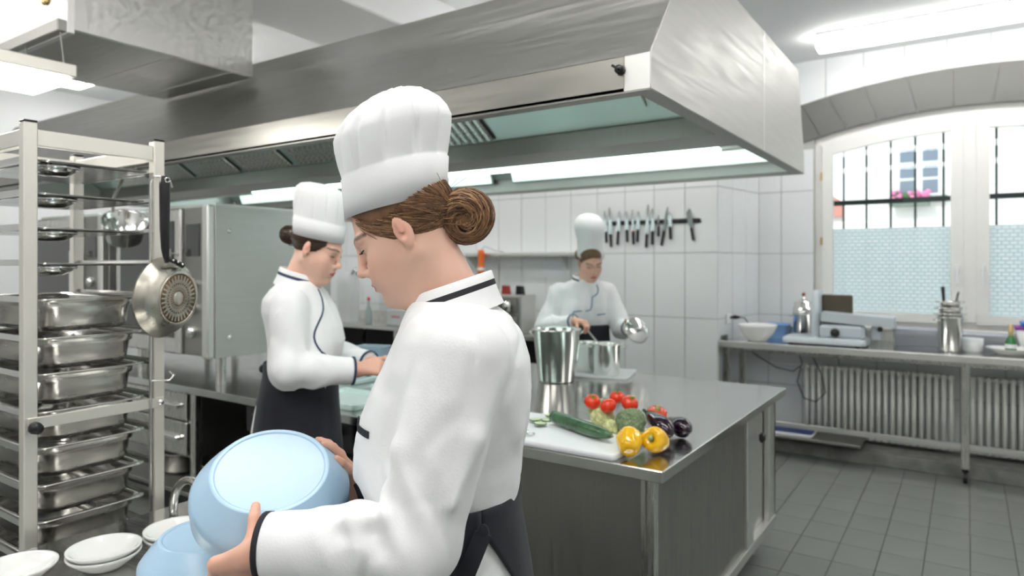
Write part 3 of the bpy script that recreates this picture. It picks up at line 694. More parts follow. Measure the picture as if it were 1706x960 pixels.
for k, z in enumerate(levels[4:]):
    o = link('gastronorm_pan', gme, None, (-2.477, 1.0075, z))
    tag(o, f'deep steel gastronorm pan on the trolley, {mod_lab[k]} of its column counted from the top', 'pan', 'deep pans in the trolley')
    md = o.modifiers.new('thickness', 'SOLIDIFY'); md.thickness = .0014; md.offset = 0
# flat lids with oval grip recess
def gn_lid():
    mb = MB(); hx, hy = .262, .1605
    loft_rr(mb, [(hx - .012, hy - .012, .03, -.008), (hx, hy, .03, -.003), (hx, hy, .03, 0), (hx - .015, hy - .015, .03, 0), (hx - .02, hy - .02, .03, -.006)], cap0=True, cap1=True)
    return mb
LIDM = mat('dark_lid_steel', (.42, .42, .41), .16, 1, rvar=.05, vscale=8)
lid_me = gn_lid().data('gn_lid', LIDM)
g1 = MB(); n = 28
rr = [(1.0, -.008), (.96, -.022), (.6, -.036), (.25, -.038), (0, -.038)]
vs = []; fs = []
for (q, z) in rr:
    for k in range(n): vs.append((.085 + .055 * q * math.cos(2 * PI * k / n), -.07 + .062 * q * math.sin(2 * PI * k / n), z))
for i in range(len(rr) - 1):
    for k in range(n): fs.append((i * n + k, (i + 1) * n + k, (i + 1) * n + (k + 1) % n, i * n + (k + 1) % n))
g1.add(vs, fs, 0, True)
ring = MB().tube([(.085 + .058 * math.cos(2 * PI * k / n), -.07 + .066 * math.sin(2 * PI * k / n), -.0125) for k in range(n)], .0055, 6, closed=True)
grip_me = g1.data('grip_recess', STEELP); ring_me = ring.data('grip_ring', CHROME)
for k, z in enumerate(levels[:4]):
    o = link('flat_steel_lid', lid_me, None, (-2.477 + (.02 if k == 0 else 0), 1.0075, z))
    tag(o, f'flat steel lid with an oval grip, {mod_lab[k]} of the four at the trolley top', 'tray', 'flat lids in the trolley')
    gg = link('grip_recess', grip_me, o); gg.location = (.10, -.02, 0); rg = link('grip_ring', ring_me, gg)
# frying pan hanging on a hook at the trolley post
pn = Vector((.93, .34, -.06)).normalized()
fp = thing('frying_pan', 'worn aluminium frying pan hanging bottom out on the trolley', 'frying pan', (-2.10, 1.205, 1.44))
PMx = T(-2.10, 1.205, 1.44) @ zto(pn)
prof = [(0, .0), (.082, .0), (.088, -.002), (.10, -.010), (.118, -.032), (.128, -.052), (.131, -.054), (.128, -.05), (.116, -.030), (.098, -.006), (0, -.004)]
PANM = mat('worn_aluminium', (.56, .53, .46), .34, .9, var=.14, vscale=14, rvar=.12, bump=.06, bscale=30)
part('pan_body', MB().lathe(prof, 48, PMx), PANM, fp, fix=False)
BURN = mat('burnt_base', (.17, .11, .06), .5, .5, var=.3, vscale=30)
bs = part('base_disc', MB().lathe([(0, .0012), (.080, .0012), (.080, 0)], 48, PMx), BURN, fp, 'browned base with a sunburst pattern', fix=False)
mb = MB()
for k in range(30):
    a = 2 * PI * k / 30
    for (r0, r1, da, wd) in ((.026, .044, 0, .0014), (.050, .074, 0, .0026), (.036, .060, PI / 30, .0013)):
        mb.box(r0, r1, -wd, wd, .0010, .0022, M=PMx @ RZ(a + da))
mb.lathe([(0, .0024), (.021, .0024), (.022, .001)], 24, PMx); mb.lathe([(.079, .001), (.079, .0026), (.083, .0026), (.083, 0)], 48, PMx)
part('sunburst_ridges', mb, PANM, bs, fix=False)
hd = [(-2.085, 1.16, 1.558), (-2.070, 1.148, 1.578), (-2.065, 1.143, 1.60), (-2.065, 1.142, 1.66), (-2.065, 1.142, 1.74), (-2.065, 1.142, 1.80), (-2.065, 1.142, 1.822)]
hnd = part('handle', MB().tube(hd, [.008, .010, .012, .0145, .0155, .016, .011], 12), BLACKP, fp, 'black plastic handle')
part('bracket', MB().tube([(-2.078, 1.152, 1.570), (-2.082, 1.185, 1.558), (-2.090, 1.215, 1.543)], .008, 8), BLACKP, fp)
part('rivet', MB().ball((-2.074, 1.190, 1.557), .004, 8, 6).ball((-2.080, 1.208, 1.549), .004, 8, 6).ball((-2.071, 1.173, 1.562), .004, 8, 6), CHROME, fp)
part('hanging_ring', MB().lathe([(.006, .001), (.0085, .001), (.0085, -.001), (.006, -.001)], 14, T(-2.0495, 1.142, 1.81) @ RY(PI / 2)), CHROME, hnd)
# saucepan hanging behind the trolley under the hood edge
sp = thing('hanging_saucepan', 'steel saucepan hanging by its handle behind the trolley', 'saucepan', (-3.6, 1.80, 1.7))
SM = T(-3.62, 1.79, 1.72) @ zto((.55, -.25, .80)) @ Matrix.Scale(1.2, 4)
part('bowl', MB().lathe([(0, -.05), (.055, -.05), (.068, -.04), (.085, .05), (.090, .054), (.086, .05), (.066, -.036), (0, -.045)], 32, SM), STEELP, sp, fix=False)
part('handle', MB().tube([(-3.63, 1.74, 1.82), (-3.66, 1.75, 1.88), (-3.70, 1.84, 2.045)], .008, 8), STEELD, sp)
part('hook', MB().tube([(-3.70, 1.83, 2.03), (-3.70, 1.85, 2.05), (-3.70, 1.885, 2.055), (-3.70, 1.888, 2.10)], .003, 6), STEEL, sp)

# ------------------------------------------------------------------ dish cart in front of the chef
CZ = .775
cart = thing('dish_cart', 'low steel dish cart with a bent tube handle in front of the chef', 'cart', (-1.6, .8, 0))
part('cart_top', MB().box(-2.12, -1.10, .32, 1.36, CZ - .03, CZ, b=.004), STEELT, cart)
part('cart_shelf', MB().box(-2.1, -1.12, .34, 1.34, .25, .275, b=.003), STEELD, cart)
for (x, y) in ((-2.09, .35), (-2.09, 1.33), (-1.13, .35), (-1.13, 1.33)):
    part('leg', MB().cyl((x, y, .1), (x, y, CZ - .03), .014, 12), STEEL, cart); part('caster', MB().cyl((x - .012, y, .05), (x + .012, y, .05), .05, 18), BLACKP, cart)
part('push_handle', MB().tube([(-2.03, 1.15, CZ)] + arc((-1.93, 1.15, .80), .10, PI, 0, 12, 'xz') + [(-1.83, 1.15, CZ)], .0125, 12), STEELP, cart)
# stacked plates
def plate(M, r=.086):
    return MB().lathe([(0, 0), (r * .55, 0), (r * .58, .003), (r * .97, .030), (r, .034), (r * 1.0, .0375), (r * .96, .0375), (r * .9, .034), (r * .60, .012), (0, .009)], 40, M)
pl_me = plate(None).data('plate', PORC)
for (x, y, n_, nm) in ((-1.835, .857, 2, 'beside the blue bowl'), (-1.80, 1.032, 2, 'nearest the cart handle'), (-1.93, .70, 1, 'at the bottom edge of the picture')):
    for k in range(n_):
        o = link('soup_plate', pl_me, None, (x, y, CZ + .001 + k * .0135))
        tag(o, ('upper' if k == n_ - 1 else 'lower') + ' white soup plate of the pile ' + nm if n_ > 1 else 'white soup plate ' + nm, 'plate', 'soup plates on the cart')
# pale blue bowls
def bowl_mb(M):
    # base disc on +z side, mouth towards -z; widest circle r .15 at z = 0, base r .11 at z = .05
    pr_ = [(0, .0475), (.099, .0475), (.1005, .0478), (.1015, .0497), (.1030, .0502), (.1085, .0502), (.1098, .0498), (.1108, .0485), (.126, .031), (.1425, .010), (.149, .0), (.1500, -.010), (.1485, -.04), (.1495, -.043), (.148, -.046), (.1455, -.043), (.1465, -.010), (.1455, .0), (.139, .008), (.107, .045), (0, .0445)]
    return MB().lathe(pr_, 64, M)
bw_me = bowl_mb(None).data('bowl', BLUEB, fix=False)
o = link('mixing_bowl', bw_me, None, (-1.386, .876, .905)); tag(o, 'pale blue plastic bowl upside down on the cart, upper of the pile', 'bowl', 'blue bowls')
o = link('mixing_bowl', MB().lathe([(.1, .02), (.1425, -.012), (.1505, -.02), (.1515, -.028), (.150, -.045), (.147, -.045), (.148, -.028), (.139, -.012), (.1, .014)], 64).data('bowl2', mat('cream_plastic', (.72, .71, .64), .35), fix=False), None, (-1.386, .876, .869)); tag(o, 'cream bowl rim showing under the blue bowl on the cart', 'bowl')
o = link('plate_stack_base', MB().lathe([(0, 0), (.09, 0), (.135, .05), (.138, .064), (.134, .064), (.08, .015), (0, .012)], 40).data('cream_dish', PORC), None, (-1.386, .876, CZ + .001)); o.name = 'serving_dish'; tag(o, 'white serving dish at the bottom of the blue bowl pile', 'dish')
# white tub with a green lid
M = T(-1.27, 1.20, CZ + .001) @ RZ(.2)
fb = thing('food_box', 'white food box with a green lid behind the chef\'s cuff', 'box', (-1.27, 1.20, CZ + .001))
part('box_body', loft_rr(MB(), [(.075, .055, .012, 0), (.085, .065, .015, .085)], M, cap1=True), WHITEP, fb)
part('box_lid', loft_rr(MB(), [(.089, .069, .016, .084), (.089, .069, .016, .1), (.082, .062, .015, .106)], M, cap1=True), mat('green_plastic', (.05, .5, .12), .35), fb)
# ------------------------------------------------------------------ vegetables on the island
BT = .9035
solo('cutting_board', loft_rr(MB(), [(.297, .203, .02, 0), (.302, .208, .025, .004), (.302, .208, .025, .019), (.298, .204, .022, .022)], T(-1.29, 2.297, WT + .001), cap1=True), mat('white_board', (.86, .88, .9), .38, var=.01), 'white plastic cutting board on the island edge', 'cutting board', (-1.29, 2.297, WT + .001))
TOM = mat('tomato_skin', (.80, .045, .012), .13, var=.12, vscale=14, coat=.4); STEMG = mat('green_stem', (.10, .22, .03), .6, var=.2, vscale=40)
def tomato(x, y, z, r, label, tilt):
    t_ = thing('tomato', label, 'tomato', (x, y, z - r * .86), 'tomatoes on the vegetable pile')
    M = T(x, y, z) @ RX(tilt[0]) @ RY(tilt[1])
    pr_ = []
    for i in range(15):
        a = -PI / 2 + PI * i / 14; rr_ = r * math.cos(a); zz = r * .86 * math.sin(a)
        if a > .9: zz -= r * .12 * ((a - .9) / .67) ** 2
        pr_.append((max(rr_, 0), zz))
    part('fruit', MB().lathe(pr_, 24, M, rmod=lambda a, z_: 1 + .012 * math.cos(5 * a)), TOM, t_, fix=False)
    mb = MB().tube([M @ Vector((0, 0, r * .70)), M @ Vector((.003, 0, r * .95))], .003, 6)
    for k in range(5):
        a = 2 * PI * k / 5
        mb.add([M @ Vector(p) for p in ((0, 0, r * .78), (.008 * math.cos(a + .5), .008 * math.sin(a + .5), r * .80), (.022 * math.cos(a), .022 * math.sin(a), r * .76), (.008 * math.cos(a - .5), .008 * math.sin(a - .5), r * .80))], [(0, 1, 2, 3)])
    part('calyx', mb, STEMG, t_)
tomato(-1.249, 2.438, .997, .033, 'left tomato on the pile, above the pale florets', (.5, .3))
tomato(-1.168, 2.415, .993, .033, 'middle tomato on the pile, beside the broccoli top', (-.2, -.6))
tomato(-1.100, 2.468, 1.003, .034, 'right tomato on the pile, behind the broccoli', (.3, .5))
tomato(-1.171, 2.505, 1.012, .031, 'tomato with green calyx half hidden behind the other tomatoes', (.2, .1))
def floret_head(name, c, rad, m, label, n, rb, stem_m, base_z, seed, flat=.85):
    t_ = thing(name, label, name, (c[0], c[1], base_z)); rnd = random.Random(seed); mb = MB()
    mb.ball(c, (rad * .8, rad * .8, rad * .7), 14, 8)
    for k in range(n):
        u = 1 - 2 * (k + .5) / n; a = 2.39996 * k; s_ = math.sqrt(1 - u * u)
        if u < -.55: continue
        r_ = rad * (.80 + .1 * rnd.random())
        mb.ball((c[0] + r_ * s_ * math.cos(a), c[1] + r_ * s_ * math.sin(a), c[2] + r_ * u * flat), rb * (.75 + .5 * rnd.random()), 7, 5)
    part('florets', mb, m, t_)['kind'] = 'stuff'
    part('stalk', MB().tube([(c[0], c[1], base_z), (c[0], c[1], c[2] - rad * .3)], [rad * .35, rad * .5], 12), stem_m, t_)
    return t_
BROC = mat('broccoli_green', (.20, .27, .15), .75, var=.3, vscale=60, bump=.6, bscale=220); STALK = mat('pale_green_stalk', (.42, .52, .2), .5, var=.15, vscale=12)
CAUL = mat('pale_floret', (.62, .64, .32), .7, var=.2, vscale=50, bump=.4, bscale=150)
floret_head('broccoli', (-1.058, 2.385, .952), .055, BROC, 'dark green broccoli head leaning behind the yellow peppers', 190, .011, STALK, BT, 1)
floret_head('cauliflower', (-1.205, 2.44, .935), .040, CAUL, 'pale green cauliflower under the left tomatoes', 70, .015, STALK, BT, 2)
floret_head('cauliflower', (-1.135, 2.375, .922), .026, CAUL, 'small pale floret between cucumber and broccoli', 40, .011, STALK, BT, 3)
lf = thing('lettuce_leaf', 'light green leaf stalks left of the cauliflower', 'leaf', (-1.27, 2.47, BT)); mb = MB()
for k in range(4): mb.tube([(-1.25 - .01 * k, 2.46 + .03 * k, BT + .012), (-1.275, 2.47 + .025 * k, BT + .05), (-1.262, 2.48 + .02 * k, BT + .085)], [.012, .012, .006], 8)
part('leaf_stalks', mb, STALK, lf)
# cucumber
CUC = mat('cucumber_skin', (.05, .12, .055), .22, var=.4, vscale=20, stretch=(1, 1, 1), coat=.25, bump=.1, bscale=40)
cA = Vector((-1.385, 2.362, BT + .031)); cB = Vector((-1.058, 2.212, BT + .030))
pts = [cA + (cB - cA) * (i / 12) + Vector((0, 0, -.003 * math.sin(PI * i / 12))) for i in range(13)]
cu = thing('cucumber', 'dark green cucumber lying across the cutting board', 'cucumber', (-1.22, 2.287, BT))
part('skin', MB().tube(pts, [.0235, .0255, .0265, .027, .027, .027, .027, .027, .0265, .0255, .023, .018, .008], 20), CUC, cu)
part('cut_face', MB().lathe([(0, .0006), (.0225, .0006), (.0235, 0)], 20, T(*cA) @ zto(cA - cB)), mat('cucumber_flesh', (.62, .74, .42), .4, var=.08, vscale=60), cu, fix=False)
part('stem', MB().tube([cB, cB + (cB - cA).normalized() * .009], .004, 8), mat('dry_stem', (.3, .25, .12), .8), cu)
sl = [(-1.437, 2.401), (-1.458, 2.47), (-1.41, 2.30), (-1.462, 2.525), (-1.40, 2.455), (-1.46, 2.345), (-1.43, 2.435), (-1.424, 2.49)]
sk = MB().lathe([(0, .0), (.0262, .0), (.0265, .004), (0, .004)], 24).data('slice_rind', CUC); fk = MB().lathe([(0, .0043), (.0232, .0043), (.0245, .0039)], 24).data('slice_flesh', mat('cucumber_flesh', (.62, .74, .42), .4))
for k, (x, y) in enumerate(sl):
    o = link('cucumber_slice', sk, None, (x, y, BT + .0006 + .0046 * (k % 3))); o.rotation_euler = (.03 * (k % 3), -.04 * (k % 2), k)
    tag(o, ['cucumber slice at the left of the heap, standing on others', 'pale cucumber slice in the middle of the heap on the board', 'cucumber slice nearest the front chef on the board', 'cucumber slice farthest back in the heap on the board', 'cucumber slice closest to the cut end of the cucumber', 'cucumber slice alone at the left edge of the heap', 'cucumber slice lying under the middle of the heap', 'cucumber slice at the right back of the heap'][k], 'cucumber slice', 'cucumber slices'); link('flesh', fk, o)
# peppers
YEL = mat('yellow_pepper_skin', (.93, .52, .008), .14, var=.07, vscale=10, coat=.5)
def pepper(c, r, M0, m, label, lob=3, base_z=WT):
    t_ = thing('bell_pepper', label, 'pepper', (c[0], c[1], base_z)); M = T(*c) @ M0
    pr_ = [(0, -1.08), (.30, -1.12), (.62, -1.0), (.82, -.65), (.95, -.1), (1.02, .45), (.95, .80), (.70, .98), (.42, .93), (.22, .74), (.0, .68)]
    part('fruit', MB().lathe([(a * r, b_ * r) for a, b_ in pr_], 36, M, rmod=lambda a, z_: 1 + .11 * abs(math.sin(lob * a / 2)) - .06 + (.05 * math.cos(lob * a) if z_ < -.5 * r else 0)), m, t_, fix=False)
    part('stem', MB().tube([M @ Vector((0, 0, .66 * r)), M @ Vector((0, .002, .98 * r)), M @ Vector((.006, .004, 1.1 * r))], [.013, .0085, .0095], 10), STALK, t_)
pepper((-.968, 2.168, .934), .043, RZ(.4) @ RX(-1.1) @ RZ(.7), YEL, 'left yellow bell pepper lying on its side beside the board', 4)
pepper((-.903, 2.252, .932), .043, RZ(-.15) @ RX(1.25) @ RZ(.2), YEL, 'right yellow bell pepper with its green stem towards the viewer', 3)
RED = mat('red_pepper_skin', (.72, .07, .02), .16, var=.1, vscale=12, coat=.5)
pepper((-1.05, 2.615, .925), .041, RZ(1.0) @ RX(.25), RED, 'red bell pepper behind the aubergines', 3)
AUB = mat('aubergine_skin', (.018, .004, .016), .10, var=.3, vscale=5, coat=.6); CALX = mat('aubergine_calyx', (.03, .07, .05), .5, var=.2, vscale=40)
def aubergine(a, b_, label):
    a, b_ = Vector(a), Vector(b_); t_ = thing('aubergine', label, 'aubergine', (b_.x, b_.y, WT))
    rs = [.012, .021, .026, .029, .033, .037, .039, .038, .033, .022, .006]
    part('fruit', MB().tube([a + (b_ - a) * (i / 10) for i in range(11)], rs, 20), AUB, t_)
    u = (a - b_).normalized(); mb = MB().tube([a, a + u * .02, a + u * .035], [.011, .006, .007], 8)
    M = T(*a) @ zto(u)
    for k in range(5):
        an = 2 * PI * k / 5
        def q(rr_, zz, da): return M @ Vector((rr_ * math.cos(an + da), rr_ * math.sin(an + da), zz))
        mb.add([q(.012, .004, -.5), q(.012, .004, .5), q(.0235, -.02, .42), q(.029, -.055, 0), q(.0235, -.02, -.42)], [(0, 1, 2, 3, 4)])
    part('calyx', mb, CALX, t_)
aubergine((-1.03, 2.485, .965), (-.90, 2.395, .920), 'shiny dark aubergine leaning left, just behind the yellow peppers')
aubergine((-.985, 2.585, .925), (-.868, 2.492, .919), 'shiny dark aubergine on the right end of the vegetable pile')
# peeler at the board edge
solo('peeler', MB().tube([(-1.42, 2.17, BT + .008), (-1.385, 2.165, BT + .012), (-1.37, 2.15, BT + .009)], .006, 8).tube(arc((-1.36, 2.15, BT + .008), .014, 0, 2 * PI, 14, 'xy')[:-1], .003, 6, closed=True), CHROME, 'small chrome peeler on the board beside the chef\'s sleeve', 'peeler', (-1.4, 2.16, BT))

# ------------------------------------------------------------------ pots on the island
def stock_pot(x, y, z, r0, r1, h, label, name='stock_pot', loops=False, grp=None, lid=False, m=STEELP):
    t_ = thing(name, label, 'pot', (x, y, z), grp)
    pr_ = [(0, 0), (r0 * .95, 0), (r0, .008), (r1, h - .012), (r1 + .006, h - .008), (r1 + .007, h - .002), (r1 + .002, h), (r1 - .004, h - .01), (r0 - .006, .012), (0, .008)]
    part('pot_body', MB().lathe(pr_, 40, T(x, y, z)), m, t_, fix=False)
    for s_ in (-1, 1):
        u = Vector((.83, .558, 0)) * s_; v = Vector((-.558, .83, 0)); c = Vector((x, y, z + h * .9)) + u * (r1 - .003)
        pts_ = [c - v * .03, c - v * .03 + u * .022, c - v * .018 + u * .034, c + v * .018 + u * .034, c + v * .03 + u * .022, c + v * .03] if loops else [c - v * .02, c - v * .016 + u * .018 + Vector((0, 0, .012)), c + v * .016 + u * .018 + Vector((0, 0, .012)), c + v * .02]
        part('side_handle', MB().tube(pts_, .005, 8), STEELP, t_)
    return t_
stock_pot(-1.955, 3.365, WT + .001, .102, .136, .30, 'large tapered steel stock pot near the foreground chef\'s back', 'stock_pot')
flat_tray('serving_tray', -1.865, 3.70, WT + .001, .22, .16, .016, WHITEP, 'white flat tray under the two small pots', .25)
sp1 = stock_pot(-1.79, 3.675, WT + .0085, .078, .084, .19, 'small steel pot on the tray being stirred by the far chef', 'small_pot', True)
sp2 = stock_pot(-1.955, 3.735, WT + .0085, .075, .080, .18, 'small steel pot on the tray behind the large pot', 'small_pot', True)

# ------------------------------------------------------------------ knives on the back wall
yk = YB - .03
solo('magnetic_rail', MB().box(-2.86, -1.895, yk + .002, YB - .009, 1.905, 1.945, b=.008), BLACKP, 'black magnetic knife rail on the white tiles', 'knife rail', (-2.37, yk, 1.90))
BL = mat('knife_blade', (.62, .64, .65), .2, 1)
KG = mat('dark_blade', (.28, .30, .30), .3, 1)
kn_ = [(-2.79, .20, .036, .10, -4, 'slim knife leftmost on the wall rail, just behind the far chef\'s hat', 0), (-2.742, .25, .04, .12, -3, 'long knife second from the left on the wall rail', 0), (-2.655, .19, .036, .125, 3, 'pointed chef knife third from the left on the rail', 0),
       (-2.575, .17, .034, .11, -2, 'short bright knife fourth from the left on the rail', 0), (-2.515, .2, .022, .12, -2, 'thin knife with a reddish collar, fifth from the left on the rail', 0), (-2.465, .17, .036, .11, 2, 'pointed knife sixth from the left on the rail', 0),
       (-2.375, .27, .03, .12, 3, 'long slicing knife, seventh from the left, tallest on the rail', 0), (-2.325, .21, .034, .12, 1, 'broad knife eighth from the left on the rail', 0), (-2.272, .10, .016, .095, 0, 'thin sharpening steel, ninth from the left on the rail', 1),
       (-2.205, .22, .026, .13, 10, 'leaning knife tenth from the left on the rail', 1), (-2.165, .13, .036, .11, -2, 'short broad knife eleventh from the left on the rail', 0), (-1.985, .17, .046, .11, -10, 'wide grey spatula alone at the right end of the rail', 2)]
for k, (x, bl, bwid, hl_, ang, lab, kind) in enumerate(kn_):
    zc = 1.93; up = bl * .58; t_ = thing('spatula' if kind == 2 else 'kitchen_knife', lab, 'spatula' if kind == 2 else 'knife', (x, yk, zc - bl * .42 - hl_), 'knives on the wall rail')
    M = T(x, yk - .004, zc) @ RY(math.radians(ang)); w2 = bwid / 2; z0 = up - bl; z1 = up
    pol = [(-w2, z0), (w2, z0), (w2, z1 - bl * .35), (w2 * .2, z1), (-w2 * .5, z1 - .01), (-w2, z1 - bl * .3)] if kind < 2 else [(-w2 * .45, z0), (w2 * .45, z0), (w2, z0 + .05), (w2 * .9, z1 - .01), (w2 * .3, z1), (-w2 * .9, z1 - .03), (-w2, z0 + .05)]
    part('blade', MB().prism(pol, 0, .0025, 'y', M=M), KG if kind else BL, t_)
    part('handle', MB().box(-.012, .012, -.009, .011, z0 - hl_, z0 + .004, b=.006, M=M), BLACKP, t_)
    if k == 4: part('collar', MB().box(-.0125, .0125, -.0095, .0115, z0 - .012, z0 + .005, b=.003, M=M), REDP, t_)
# wall shelf, stick blender, utensils, paper
sh = thing('wall_shelf', 'narrow steel wall shelf behind the far chef', 'shelf', (-3.7, YB - .1, 1.60))
part('board', MB().box(-4.45, -2.92, YB - .2, YB - .009, 1.625, 1.66, b=.003), STEELX, sh)
for x in (-4.3, -3.2): part('bracket', MB().prism([(YB - .18, 1.624), (YB - .009, 1.624), (YB - .009, 1.50)], x - .004, x + .004, 'x'), STEELX, sh)
rl = part('hanging_rail', MB().tube([(-4.9, YB - .23, 1.64), (-4.46, YB - .23, 1.64), (-4.46, YB - .2, 1.64)], .007, 8).tube([(-4.88, YB - .23, 1.64), (-4.88, YB - .01, 1.64)], .006, 8), CHROME, sh)
sb = thing('stick_blender', 'orange stick blender hanging from the wall shelf', 'blender', (-4.06, YB - .23, 1.1))
part('motor_body', MB().lathe([(0, .0), (.022, .004), (.034, .03), (.036, .09), (.028, .12), (.032, .17), (.036, .22), (.03, .26), (0, .265)], 20, T(-4.07, YB - .24, 1.43) @ RX(.0)), ORANGE, sb)
part('band', MB().lathe([(.0365, .0), (.0375, .004), (.0375, .028), (.0345, .03)], 20, T(-4.07, YB - .24, 1.485)), WHITEP, sb, fix=False)
part('shaft', MB().lathe([(.0, -.30), (.03, -.30), (.032, -.28), (.012, -.25), (.011, 0), (.02, .01)], 16, T(-4.07, YB - .24, 1.43)), STEELP, sb)
part('cable', MB().tube([(-4.07, YB - .24, 1.69), (-4.03, YB - .235, 1.73), (-3.95, YB - .19, 1.69), (-3.85, YB - .15, 1.667)], .004, 6), mat('grey_cable', (.3, .3, .3), .6), sb)
for k, (x, l) in enumerate(((-4.42, .34), (-4.28, .28), (-3.85, .36))):
    u = thing('ladle', ['steel ladle hanging left of the stick blender', 'small steel ladle hanging closest to the stick blender on its left', 'steel skimmer hanging right of the stick blender'][k], 'ladle', (x, YB - .235, 1.64 - l), 'ladles on the rail')
    part('ladle_handle', MB().tube([(x, YB - .21, 1.66), (x, YB - .235, 1.655), (x, YB - .236, 1.64), (x, YB - .236, 1.64 - l)], .005, 6), STEEL, u); part('ladle_bowl', MB().ball((x, YB - .245, 1.63 - l), (.035, .015, .035), 14, 8), STEEL, u)
solo('ball_knob', MB().ball((-4.52, YB - .235, 1.672), .024, 14, 10), BLACKP, 'small black ball knob standing on the hanging rail', 'knob', (-4.52, YB - .235, 1.648))
solo('wall_note', MB().box(-3.47, -3.27, YB - .0105, YB - .0085, 1.42, 1.575), mat('note_paper', (.80, .82, .88), .8, var=.03, vscale=20), 'pale paper note taped to the tiles beside the far chef', 'paper', (-3.37, YB - .01, 1.42))

# ------------------------------------------------------------------ back counter along the tiled wall
bc = thing('back_counter', 'steel counter with open shelf along the tiled back wall', 'counter', (-5, 5.4, 0))
part('counter_top', MB().box(-6.9, -3.0, 5.12, YB - .009, .86, .90, b=.003), STEELT, bc)
part('splashback', MB().box(-6.9, -3.0, YB - .02, YB - .009, .90, 1.0), STEEL, bc)
part('lower_shelf', MB().box(-6.9, -3.0, 5.16, YB - .02, .3, .33), STEELD, bc)
for x in (-6.85, -5.9, -4.9, -3.9, -3.05):
    for y in (5.15, 5.68): part('leg', MB().box(x - .02, x + .02, y - .02, y + .02, 0, .86), STEEL, bc)
part('back_board', MB().box(-6.9, -3.0, 5.66, 5.7, .33, .86), DARKIN, bc)
jr = thing('dispenser_rack', 'steel rack with two columns of clear holders behind the far chef', 'rack', (-3.72, 5.35, .9))
part('cabinet', MB().box(-4.02, -3.42, 5.24, 5.5, .9005, 1.26, b=.006), STEELX, jr)
for i in range(3):
    for j in range(2):
        hb = part('holder', MB().box(-4.0 + i * .19, -3.83 + i * .19, 5.215, 5.24, .93 + j * .16, 1.08 + j * .16, b=.006), STEELD, jr)
        part('glass_cup', MB().lathe([(0, 0), (.035, 0), (.042, .1), (.038, .1), (.03, .008), (0, .008)], 16, T(-3.915 + i * .19, 5.175, .945 + j * .16)), STEELP, hb)
for k, (x, m_, lab) in enumerate(((-3.95, BLACKP, 'black packet standing on the left of the dispenser rack'), (-3.66, REDP, 'dark red packet standing on the dispenser rack'), (-3.5, BLACKP, 'dark packet at the right end of the dispenser rack'))):
    solo('spice_packet', MB().prism([(x - .035, 1.261), (x + .04, 1.261), (x + .03, 1.34), (x - .03, 1.345)], 5.32, 5.37, 'y'), m_, lab, 'packet', (x, 5.34, 1.261), 'packets on the rack')
ds = thing('slicer_guard', 'tall rounded white machine cover behind the profile chef\'s face', 'machine', (-5.75, 5.3, .9))
part('cover', loft_rr(MB(), [(.12, .07, .05, 0), (.13, .08, .06, .12), (.15, .085, .07, .4), (.14, .08, .07, .5), (.09, .05, .045, .55)], T(-5.78, 5.3, .9008), cap1=True), WHITEP, ds)
part('tap', MB().tube([(-5.66, 5.24, 1.44), (-5.60, 5.24, 1.50), (-5.57, 5.24, 1.43)], .018, 10), CHROME, ds)
bt = thing('sauce_bottle', 'clear bottle with a red cap on the back counter', 'bottle', (-5.44, 5.28, .9008))
part('glass', MB().lathe([(0, 0), (.03, 0), (.034, .01), (.034, .14), (.014, .2), (.013, .25)], 18, T(-5.44, 5.28, .9008)), mat('bottle_glass_pale', (.45, .55, .55), .1, coat=.4), bt); part('cap', MB().lathe([(0, .285), (.016, .285), (.017, .25), (0, .25)], 14, T(-5.44, 5.28, .9008)), mat('red_cap', (.7, .02, .02), .4), bt)
bx = thing('white_carton', 'white carton with faint red print on the back counter', 'carton', (-4.95, 5.3, .9008))
part('carton', MB().box(-5.12, -4.82, 5.22, 5.4, .9008, 1.07, b=.01), WHITEP, bx); part('print', MB().box(-5.04, -4.92, 5.2185, 5.2195, .985, 1.005), mat('red_print', (.75, .3, .3), .6), bx)

# ------------------------------------------------------------------ window counter on the right
CT = .90
wc = thing('window_counter', 'long steel counter under the arched window with a low shelf', 'counter', (.3, 6.1, 0))
cx_l = -1.735
part('counter_top', MB().box(cx_l, XR - .01, 5.735, YW - .03, CT - .045, CT, b=.003), STEELT, wc)
part('front_rim', MB().box(cx_l, XR - .01, 5.715, 5.735, CT - .05, CT + .004, b=.004), STEELX, wc)
part('under_rail', MB().box(cx_l + .03, XR - .02, 5.78, 5.82, CT - .08, CT - .0455), STEEL, wc)
part('upstand', MB().box(cx_l, cx_l + .012, 5.77, YW - .28, CT, CT + .04), STEELD, wc)
part('upstand', MB().box(-1.6, XR - .01, YW - .045, YW - .03, CT, CT + .08), STEEL, wc)
for (x, y) in ((-1.69, 5.77), (-1.60, 5.93), (-.01, 5.76), (1.6, 5.76)):
    lg = part('leg', MB().box(x - .025, x + .025, y - .022, y + .022, .10, CT - .0455, b=.003), STEEL, wc)
    if x > -1.65: part('caster', MB().cyl((x - .013, y, .042), (x + .013, y, .042), .042, 18).box(x - .02, x + .02, y - .018, y + .018, .08, .10), BLACKP, lg); 
    else: part('foot', MB().cyl((x, y, 0), (x, y, .10), .018, 10), STEELD, lg)
part('low_rail', MB().box(-1.68, XR - .02, 5.745, 5.775, .235, .275, b=.003), STEELX, wc)
part('low_shelf', MB().box(-1.70, -.66, 5.66, 6.035, .165, .185, b=.003), STEELD, wc)
tw_ = thing('blue_tray', 'white rimmed tray with a royal blue bed on the low shelf', 'tray', (-1.25, 5.845, .1855))
M = T(-1.25, 5.845, .1858) @ RZ(.0)
part('tray_rim', loft_rr(MB(), [(.24, .165, .02, 0), (.26, .185, .025, .028), (.245, .17, .022, .028), (.23, .155, .018, .006)], M), WHITEP, tw_)
